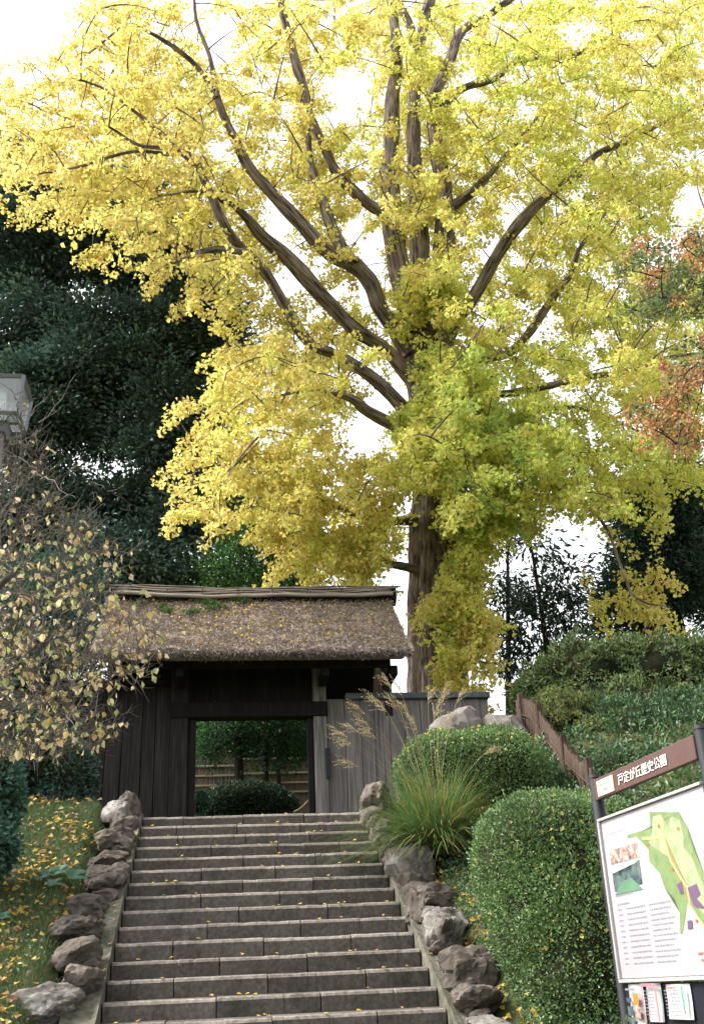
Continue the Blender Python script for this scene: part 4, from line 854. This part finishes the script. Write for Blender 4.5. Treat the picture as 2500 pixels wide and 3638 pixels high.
# ------------------------------------------------------------------ grass, ground cover, fallen leaves
def scatter_bank(n, x0, x1, y0, y1):
    x = rng.uniform(x0, x1, n); y = rng.uniform(y0, y1, n); return np.stack([x, y, ground_z(x, y)], 1)
def grass_obj(name, P, length, wid, cols, label):
    n = len(P); D = np.array([0, 0, 1.0]) + rng.normal(size=(n, 3)) * .5; D[:, 2] = np.abs(D[:, 2]) + .25
    C = np.asarray(cols)[rng.choice(len(cols), n)] * rng.uniform(.7, 1.3, (n, 1))
    return link(name, leaves(name, P, D, rng.normal(size=(n, 3)), rng.uniform(*length, n), wid, C, M_GRASS, wide=.35), label=label, cat='grass', kind='stuff')
P = scatter_bank(52000, -3.2, -.40, -7.4, .9)
grass_obj('lawn_grass', P, (.04, .10), .008, [(.05, .105, .03), (.065, .125, .035), (.10, .12, .04), (.035, .085, .03), (.15, .12, .055)], 'short green grass on the bank beside the steps')
P = scatter_bank(30000, 3.32, 5.6, -7.2, .5)
def leafcover(name, P, leaf, leafw, cols, label, h=.10):
    n = len(P); P = P + np.array([0, 0, 1]) * rng.uniform(0, h, (n, 1)); D = rdir(n) + np.array([-.15, -.35, .55])
    C = np.asarray(cols)[rng.choice(len(cols), n)] * rng.uniform(.7, 1.3, (n, 1))
    return link(name, leaves(name, P, D, rdir(n) + np.array([0, -.3, .8]), rng.uniform(.7, 1.2, n) * leaf, leafw, C, M_WAX), label=label, cat='ground cover', kind='stuff')
leafcover('ground_cover', P, .045, .022, [(.06, .14, .055), (.08, .17, .06), (.045, .105, .045)], 'low leafy green ground cover between edging stones and azaleas')
P = scatter_bank(26000, 4.6, 10.5, -6.8, 3.4); leafcover('bank_cover', P, .085, .042, [(.045, .095, .038), (.06, .12, .042), (.08, .145, .05)], 'dark leafy cover over the bank behind the map board', h=.22)
P = scatter_bank(9000, -3.2, -.4, -7.4, .9); leafcover('clover_cover', P, .035, .028, [(.05, .13, .05), (.07, .15, .05)], 'small green weeds among the grass on the bank', h=.05)
YL = [(.62, .44, .08), (.55, .36, .08), (.66, .50, .14), (.42, .25, .07), (.30, .17, .07), (.60, .50, .20)]
def fallen(name, P, Nn, size, label, cols=YL):
    n = len(P); D = rdir(n); D = D - Nn * np.sum(D * Nn, 1, keepdims=True) * .8
    C = np.asarray(cols)[rng.choice(len(cols), n)] * rng.uniform(.7, 1.2, (n, 1))
    return link(name, leaves(name, P, D, Nn + rng.normal(size=(n, 3)) * .45, rng.uniform(.7, 1.25, n) * size, size * .95, C, M_LEAF, wide=.7), label=label, cat='leaves', kind='stuff')
P = scatter_bank(4200, -2.9, -.45, -7, .7); P[:, 2] += rng.uniform(.035, .085, len(P)); P = P[rng.random(len(P)) < np.clip(.42 + 1.5 * fbm(P, 1.5, 3, 4), .05, 1)]
fallen('fallen_leaves', P, np.tile([0, -.44, .9], (len(P), 1)), .06, 'yellow and brown fallen leaves strewn over the grassy bank', cols=YL + [(.26, .15, .07), (.34, .2, .08), (.2, .12, .06), (.45, .3, .1)])
P = scatter_bank(420, 3.18, 3.75, -6.8, -.3); P[:, 2] += rng.uniform(.02, .11, len(P))
fallen('fallen_leaves', P, np.tile([0, -.44, .9], (len(P), 1)), .055, 'fallen leaves along the edging stones by the azaleas', cols=YL[:4])
n = 900; u = rng.random(n); t = np.clip(rng.beta(1.6, 1.1, n), .03, .96); P = roof_pt(u, t); P[:, 2] += rng.uniform(.055, .085, n)
fallen('fallen_leaves', P, np.tile(nr, (n, 1)), .055, 'yellow ginkgo leaves lying on the thatch', cols=[(.66, .48, .12), (.70, .55, .18), (.5, .33, .09), (.6, .5, .22)])
# leaves caught on the clipped azaleas
def on_bush(blobs, n, lab):
    bl = np.array(blobs); k = rng.integers(0, len(bl), n * 5); d = rdir(n * 5); d[:, 2] = np.abs(d[:, 2]); P = bl[k, :3] + d * bl[k, 3:6] * 1.035; ok = np.ones(len(P), bool)
    for j, b in enumerate(bl): ok &= (k == j) | ((((P - b[:3]) / b[3:6]) ** 2).sum(1) > 1.0)
    P = P[ok][:n]; return fallen('fallen_leaves', P, d[ok][:n], .042, lab, cols=[(.62, .5, .10), (.66, .55, .16), (.45, .42, .08)])
on_bush([az(1230, 1952, -4.7, 146, 142, .85), az(1262, 2055, -4.85, 140, 185, .82), az(1296, 2160, -5.0, 128, 195, .78), az(1345, 1990, -4.6, 110, 175, .8)], 260, 'yellow leaves caught on the large clipped azalea')
on_bush([az(1110, 1745, -1.1, 125, 92, .9), az(1010, 1745, -1.0, 110, 82, .8)], 110, 'yellow leaves caught on the azalea below the boulders')
# single leaves on the steps and gutters
protos = leaf_proto(1, [YL[0], YL[2], YL[1], (.5, .34, .09)], M_LEAF, asp=.95)
LS = 'ginkgo leaves lying on the steps'; LGt = 'ginkgo leaves lying in the gutters'
def lone(P, sz, lab, grp):
    o = bpy.data.objects.new('fallen_leaf', random.choice(protos)); COL.objects.link(o); o.location = P; o.scale = (sz,) * 3; o.rotation_euler = (random.uniform(-.25, .25), random.uniform(-.25, .25), random.uniform(0, 6.28)); tag(o, lab, 'leaf', grp)
for i in range(105):
    k = random.randint(0, 16); lone((random.uniform(.05, SW - .05), -k * RUN + random.choice([.03, .05, random.uniform(.05, .3)]), -k * RISE + .012), random.uniform(.035, .055), 'small yellow ginkgo leaf lying on the stone steps', LS)
for i in range(140):
    left = random.random() < .55; y = random.uniform(-5.6, .1) if random.random() < .45 else random.uniform(-1.5, .1); x = random.uniform(-.26, -.03) if left else random.uniform(SW + .03, SW + .28)
    lone((x, y, SLOPE * y + .062 if y < 0 else .062), random.uniform(.035, .06), 'small yellow leaf in the gutter strip by the grassy bank' if left else 'small yellow leaf in the gutter strip by the azaleas', LGt)

# ------------------------------------------------------------------ street lamp
LYF = -7.75; _ft = at(54, 852, LYF); LZ1 = float(_ft[2]); LZ0 = float(at(47, 933, LYF)[2]); hb, ht = .148, .170
LXc = float(_ft[0]) - ht; LYc = LYF + ht
lamp = empty('street_lamp', (LXc, LYc, float(ground_z(LXc, LYc))), rz=0, label='tall post lamp with a square glass lantern before the dark trees', cat='lamp')
rot = R(0)
def rp(x, y, z): return np.array([LXc + math.cos(rot) * x - math.sin(rot) * y, LYc + math.sin(rot) * x + math.cos(rot) * y, z])
def hexbox(c0, c1, name, m_, parent=lamp):
    """tapered box from a low square (half, z) to a high square (half, z)"""
    (h0, z0), (h1, z1) = c0, c1; V = [rp(sx * h0, sy * h0, z0) for sx, sy in ((-1, -1), (1, -1), (1, 1), (-1, 1))] + [rp(sx * h1, sy * h1, z1) for sx, sy in ((-1, -1), (1, -1), (1, 1), (-1, 1))]
    me = bpy.data.meshes.new(name); me.from_pydata([tuple(v) for v in V], [], [(0, 1, 5, 4), (1, 2, 6, 5), (2, 3, 7, 6), (3, 0, 4, 7), (4, 5, 6, 7), (3, 2, 1, 0)]); me.materials.append(m_); me.update(); return link(name, me, parent)
def bar(p, q, w, name='frame_bar'):
    a = Acc(); a.tube(np.array([p, q]), w, 4); return link(name, a.me(name, M_GREYMET, smooth=False), lamp)
co = ((-1, -1), (1, -1), (1, 1), (-1, 1))
for i in range(4):
    s, e = co[i], co[(i + 1) % 4]
    b0, b1 = rp(s[0] * hb, s[1] * hb, LZ0), rp(e[0] * hb, e[1] * hb, LZ0); t0, t1 = rp(s[0] * ht, s[1] * ht, LZ1), rp(e[0] * ht, e[1] * ht, LZ1)
    bar(b0, t0, .016); bar(b0, b1, .02); bar(t0, t1, .016)
    V = [b0 * .985 + t0 * .015, b1 * .985 + t1 * .015, t1, t0]; me = bpy.data.meshes.new('pane'); me.from_pydata([tuple(v * .97 + rp(0, 0, v[2]) * .03) for v in V], [], [(0, 1, 2, 3)]); me.materials.append(M_GLASS); me.update(); link('pane', me, lamp)
bar(rp(-hb, 0, LZ0), rp(hb, 0, LZ0), .012, 'base_bar'); bar(rp(0, -hb, LZ0), rp(0, hb, LZ0), .012, 'base_bar')
me = bpy.data.meshes.new('base_pane'); me.from_pydata([tuple(rp(sx * hb * .95, sy * hb * .95, LZ0 + .004)) for sx, sy in co], [], [(0, 1, 2, 3)]); me.materials.append(M_GLASS); me.update(); link('base_pane', me, lamp)
hexbox((ht + .012, LZ1 + .010), (ht * .9, LZ1 + .024), 'lamp_lid', M_GREYMET)
bm = bmesh.new(); bmesh.ops.create_cone(bm, cap_ends=True, segments=16, radius1=.036, radius2=.036, depth=.22); bmesh.ops.translate(bm, verts=bm.verts, vec=Vector(rp(0, 0, LZ0 + .16))); link('bulb', bm_mesh('bulb', bm, mat('frosted_tube', (.85, .85, .82), .4), smooth=True), lamp)
gzl = float(ground_z(LXc, LYc)); a = Acc(); a.tube(np.array([rp(0, 0, gzl - .1), rp(0, 0, -1.0), rp(0, 0, LZ0 - .06)]), np.array([.065, .055, .046]), 16); link('post', a.me('post', M_POSTMET), lamp)
hexbox((.056, LZ0 - .09), (.08, LZ0 - .022), 'post_collar', M_GREYMET)

# ------------------------------------------------------------------ map board
BA = R(-85); bx, by = 3.156, -8.0; bgz = float(ground_z(bx, by))
board = empty('map_board', (bx, by, ZB), rz=BA, label='park map board on dark posts with a brown lettered header', cat='sign')
MB = Matrix.Translation((bx, by, 0)) @ Matrix.Rotation(BA, 4, 'Z')
def bw(u, d, z): return MB @ Vector((u, d, z))
def bbox(name, u0, u1, d0, d1, z0, z1, m_, bev=.003, parent=None, **kw):
    me = box_me(name, u0, u1, d0, d1, z0, z1, m_, bev); me.transform(MB); return link(name, me, parent or board, **kw)
def bpoly(name, pts, d, m_, parent=None, th=.002, **kw):
    """a printed shape: a thin sheet lying on the panel"""
    bm = bmesh.new(); f = bm.faces.new([bm.verts.new(bw(u, d, z)) for u, z in pts]); bmesh.ops.triangulate(bm, faces=[f]); bmesh.ops.recalc_face_normals(bm, faces=bm.faces); return link(name, bm_mesh(name, bm, m_), parent or board, **kw)
for u0, u1 in ((-.075, -.012), (1.208, 1.275)):
    a = Acc(); c = (u0 + u1) / 2; a.tube(np.array([bw(c, .03, ZB - .1), bw(c, .03, -1.04)]), .036, 20); link('post', a.me('post', M_STEEL), board)
    a = Acc(); a.tube(np.array([bw(c, .03, -1.039), bw(c, .03, -1.022)]), .038, 20); link('post_cap', a.me('post_cap', M_STEEL), board)
hd = bbox('header', -.01, 1.2, 0, .03, -1.178, -1.056, M_HEAD, .004)
bbox('name_plate', .045, .265, -.006, -.001, -1.166, -1.076, M_CREAM, .001, hd)
panel = bbox('map_panel', .012, 1.204, .004, .035, -2.15, -1.302, M_PANEL, .003)
for (u0, u1, z0, z1) in ((-.008, 1.206, -1.302, -1.287), (-.008, 1.206, -2.17, -2.152), (-.010, .010, -2.150, -1.304)):
    bbox('panel_frame', u0, u1, -.012, .04, z0, z1, M_FRAME, .002)
bbox('lower_panel', .0, 1.2, .02, .04, -2.62, -2.178, M_STEEL, .003)
def text(body, u, z, size, m_, parent, d=-.004, name='lettering', sx=1.0):
    cu = bpy.data.curves.new(name, 'FONT'); cu.body = body; cu.size = size; cu.extrude = .0012; cu.resolution_u = 3
    to = bpy.data.objects.new(name, cu); COL.objects.link(to); bpy.context.view_layer.update()
    me = bpy.data.meshes.new_from_object(to.evaluated_get(bpy.context.evaluated_depsgraph_get())); bpy.data.objects.remove(to)
    me.transform(MB @ Matrix.Translation((u, d, z)) @ Matrix.Rotation(R(90), 4, 'X') @ Matrix.Diagonal((sx, 1, 1, 1))); me.materials.clear(); me.materials.append(m_); return link(name, me, parent)
text('戸定が丘歴史公園', .325, -1.143, .066, M_WHITE, hd, sx=1.12)
def dashes(name, rows, d, m_, parent, h=.008):
    V = []; Fc = []
    for u0, u1, z in rows:
        u = u0
        while u < u1:
            w = random.uniform(.010, .030); e = min(u + w, u1); n = len(V); V += [bw(u, d, z), bw(e, d, z), bw(e, d, z + h), bw(u, d, z + h)]; Fc.append((n, n + 1, n + 2, n + 3)); u = e + random.uniform(.004, .012)
    me = bpy.data.meshes.new(name); me.from_pydata(V, [], Fc); me.materials.append(m_); me.update(); return link(name, me, parent)
dashes('plate_print', [(.06, .25, -1.108), (.12, .20, -1.142)], -.008, M_INK, hd, .012)
bpoly('map_green', [(.627, -1.342), (.94, -1.391), (1.0, -1.474), (.991, -1.517), (1.085, -1.713), (1.16, -1.80), (1.16, -1.99), (1.06, -1.99), (.931, -1.87), (.88, -1.811), (.80, -1.93), (.773, -1.957), (.753, -1.956), (.781, -1.859), (.751, -1.788), (.669, -1.736), (.638, -1.655), (.542, -1.585), (.555, -1.526), (.486, -1.476), (.433, -1.442), (.327, -1.438), (.333, -1.421), (.504, -1.424), (.613, -1.425)], .0030, M_G1, panel)
bpoly('map_lawn', [(.66, -1.37), (.75, -1.372), (.80, -1.44), (.86, -1.40), (.935, -1.43), (.946, -1.511), (.93, -1.56), (.991, -1.611), (1.03, -1.70), (1.09, -1.80), (1.09, -1.92), (1.023, -1.888), (.942, -1.822), (.87, -1.723), (.78, -1.60), (.68, -1.55), (.56, -1.50), (.62, -1.45)], .0022, M_G2, panel)
pth = [(.76, -1.393), (.743, -1.483), (.773, -1.605), (.832, -1.675), (.901, -1.751), (.899, -1.831), (1.004, -1.94)]
bpoly('map_path', [(u + .007, z) for u, z in pth] + [(u - .009, z - .003) for u, z in pth[::-1]], .0014, M_PATH, panel)
bpoly('map_path', [(.50, -1.455), (.60, -1.465), (.74, -1.478), (.74, -1.492), (.60, -1.482), (.50, -1.468)], .0012, M_PATH, panel)
for pts in ([(.80, -1.726), (.859, -1.716), (.853, -1.772), (.824, -1.775)], [(.901, -1.751), (.997, -1.741), (1.018, -1.792), (.974, -1.806), (1.035, -1.853), (1.007, -1.857), (.936, -1.84)], [(.848, -1.90), (.894, -1.90), (.887, -1.939), (.84, -1.94)]): bpoly('map_building', pts, .0006, M_PURP, panel)
for u, z in ((.56, -1.495), (.90, -1.46), (.775, -1.645), (.93, -1.90), (.70, -1.42)): bpoly('map_marker', [(u, z), (u + .016, z), (u + .016, z - .014), (u, z - .014)], .0003, M_RED, panel)
bpoly('photo_print', [(.08, -1.475), (.435, -1.475), (.435, -1.55), (.08, -1.55)], .002, M_PHFEST, panel)
ph = bpoly('photo_print', [(.075, -1.562), (.427, -1.562), (.427, -1.715), (.075, -1.715)], .0028, M_PHSKY, panel)
bpoly('photo_trees', [(.075, -1.60), (.15, -1.625), (.22, -1.612), (.30, -1.60), (.37, -1.575), (.427, -1.562), (.427, -1.69), (.075, -1.70)], .0020, M_PHTREE, panel)
bpoly('photo_lawn', [(.20, -1.65), (.31, -1.645), (.427, -1.715), (.075, -1.715)], .0012, M_PHLAWN, panel)
dashes('body_print', [(.085, .24, -1.772)] + [(.085, .13, -1.80 - .028 * i) for i in range(11)] + [(.19, .42, -1.80 - .028 * i) for i in range(11)] + [(.467, .73 - (i % 3) * .03, -1.80 - .0255 * i) for i in range(12)] + [(.08, .30, -1.726)], .0022, M_INK, panel, .007)['kind'] = 'stuff'
dashes('title_print', [(.066, .27, -1.385)], .0022, M_PINK, panel, .026)
dashes('legend_print', [(.90, 1.1, -2.06), (.92, 1.05, -2.09)], .0022, M_RED, panel, .012)
def poster(u0, u1, z0, z1, lab, col, deco, curl=.01):
    nU = 6; V = []; Fc = []
    for i in range(nU + 1):
        t_ = i / nU
        for z in (z1, (z0 + z1) / 2, z0): V.append(bw(u0 + (u1 - u0) * t_, .012 - curl * math.sin(math.pi * t_) - (.006 if z == z0 else 0), z))
    for i in range(nU):
        for j in range(2): Fc.append((i * 3 + j, i * 3 + j + 1, i * 3 + j + 4, i * 3 + j + 3))
    me = bpy.data.meshes.new('leaflet'); me.from_pydata(V, [], Fc); me.materials.append(M_PAPER); me.update()
    o = link('leaflet', me, label=lab, cat='leaflet'); 
    for nm, pts, m_ in deco: bpoly(nm, [(u0 + (u1 - u0) * a, z1 + (z0 - z1) * b) for a, b in pts], -.008 - curl, m_, o)
    return o
def rc(a, b, c, d): return [(a, b), (c, b), (c, d), (a, d)]
poster(.06, .235, -2.375, -2.178, 'leaflet with an orange picture and small photos under the map', None, [('picture', rc(.58, .25, .92, .52), M_ORG), ('picture', rc(.1, .33, .45, .45), M_BLUE), ('picture', rc(.1, .55, .5, .78), M_PHTREE), ('picture', rc(.55, .58, .95, .85), M_PHFEST), ('picture', rc(.1, .82, .5, .98), M_PHTREE), ('print', rc(.1, .1, .8, .15), M_INK)])
o = poster(.272, .442, -2.36, -2.176, 'leaflet with a rose-red border under the map', None, [('border', rc(0, 0, 1, .08), M_ROSE), ('border', rc(0, .08, .07, 1), M_ROSE), ('border', rc(.9, .08, 1, 1), M_ROSE)])
dashes('print', [(.30, .41, -2.215 - .016 * i) for i in range(8)], -.0185, M_INK, o, .005)
o = poster(.497, .75, -2.345, -2.184, 'white leaflet with a green arrow under the map', None, [('arrow', rc(.84, .06, .90, .85), M_GRN)])
dashes('print', [(.53, .68, -2.215 - .016 * i) for i in range(8)], -.0185, M_INK, o, .005); dashes('print', [(.55, .66, -2.205)], -.0187, M_RED, o, .008)

# ------------------------------------------------------------------ bare-twigged plum tree
PX, PY = -2.3, -7.2; pz = float(ground_z(PX, PY))
pt = empty('plum_tree', (PX, PY, pz), label='tangled bare-twigged tree with sparse pale yellow leaves beside the lamp', cat='tree')
tr = bez(np.array([PX, PY, pz - .15]), np.array([PX + .1, PY + .1, -2.4]), np.array([PX + .25, PY, -1.2]), 10)
a = Acc(); a.tube(tr, np.linspace(.12, .09, 10), 10); link('trunk', a.me('trunk', M_TWIG), pt)
skel = [tr[6:]]
for (e, yv) in (((-20, 1250), -7.1), ((30, 1420), -6.9), ((0, 1580), -7.4), ((-10, 1100), -7.2), ((40, 1300), -7.4)):
    b = bez(tr[-1], (tr[-1] + at(*e, yv)) / 2 + np.array([0, 0, .2]), at(*e, yv), 12) + rng.normal(size=(12, 3)) * .012
    a = Acc(); a.tube(b, np.linspace(.05, .022, 12), 7); link('limb', a.me('limb', M_TWIG), pt); skel.append(b)
poly = [(-40, 900), (25, 870), (70, 960), (120, 1060), (150, 1120), (215, 1180), (275, 1235), (300, 1290), (300, 1340), (345, 1420), (392, 1478), (340, 1545), (320, 1590), (262, 1680), (190, 1715), (120, 1735), (-40, 1720)]
def inside(x, y):
    c = False; j = len(poly) - 1
    for i in range(len(poly)):
        if (poly[i][1] > y) != (poly[j][1] > y) and x < (poly[j][0] - poly[i][0]) * (y - poly[i][1]) / (poly[j][1] - poly[i][1]) + poly[i][0]: c = not c
        j = i
    return c
tg = []
while len(tg) < 1150:
    x, y = rng.uniform(-40, 395), rng.uniform(865, 1740)
    if inside(x, y) and rng.random() < (.55 + .45 * (x < 220)): tg.append(at(x, y, rng.normal(-7.1, .4)))
for e in ((255, 1170), (240, 1110), (315, 1270), (300, 1155), (205, 1095), (152, 1075), (95, 960), (120, 890), (160, 870), (60, 880), (330, 1230), (210, 1130), (385, 1488), (130, 1000), (180, 1060)): tg.append(at(*e, rng.normal(-7.1, .25)))
tg = np.array(tg); a = Acc(); tips = []
for Pb, L in grow(np.concatenate(skel), tg, up=.16, step=6):
    Pb = Pb + rng.normal(size=Pb.shape) * .008; Pb[0] -= 0; a.tube(Pb, np.linspace(.0035 + .005 * min(L, .6), .0018, 6), 4, cap=False); tips.append(Pb)
    for _ in range(3):       # spurs and side twigs
        j = rng.integers(1, 6); d = unit(unit(Pb[j] - Pb[j - 1]) + rng.normal(size=3) * .7 + np.array([.1, 0, .1])); l = rng.uniform(.04, .20)
        s = bez(Pb[j], Pb[j] + d * l * .5 + rng.normal(size=3) * .01, Pb[j] + d * l + np.array([0, 0, .02]), 4); a.tube(s, np.linspace(.0025, .0012, 4), 3, cap=False); tips.append(s)
link('twigs', a.me('twigs', M_TWIG), pt, kind='stuff')
TP = np.concatenate([t_[1:] for t_ in tips]); q = pj(TP)
wgt = np.where(q[:, 1] < 1120, .10, np.where(q[:, 1] < 1230, .35, 1.0)) * ((q[:, 0] > -30) & (q[:, 1] < 1720))
n = 900; idx = rng.choice(len(TP), n, replace=False, p=wgt / wgt.sum()); P = TP[idx]
D = unit(np.array([.1, -.1, -1.0]) + rng.normal(size=(n, 3)) * .45); Nn = np.array([0, -1, .25]) + rng.normal(size=(n, 3)) * .7; L = rng.uniform(.034, .064, n)
PCOL = [(.60, .50, .27), (.62, .47, .27), (.54, .51, .22), (.40, .43, .17), (.66, .52, .35), (.48, .36, .14)]
def plum_leaf(c):
    """broad pointed blade, slightly cupped"""
    prof = [(0, 0), (.14, .27), (.36, .40), (.62, .35), (.85, .17), (1.08, 0)]; V = []; Fc = []
    for u, w in prof: V += [(u, -w, .10 * w), (u, 0, -.03), (u, w, .10 * w)]
    for i in range(5):
        for j in range(2): Fc.append((i * 3 + j, i * 3 + j + 1, i * 3 + j + 4, i * 3 + j + 3))
    return np_mesh('leaf', np.array(V), np.array(Fc), M_LEAF, col=np.tile(c, (len(V), 1)))
pp = [plum_leaf(c) for c in PCOL]
put_leaves(pt, pp, P[:300], D[:300], Nn[:300], L[:300])
n = n - 300
link('foliage', leaves('foliage', P[300:], D[300:], Nn[300:], L[300:], L[300:] * .7, np.array(PCOL)[rng.integers(0, 6, n)], M_LEAF), pt, kind='stuff')
print('POLYS', sum(len(o.data.polygons) for o in bpy.data.objects if o.type == 'MESH'))
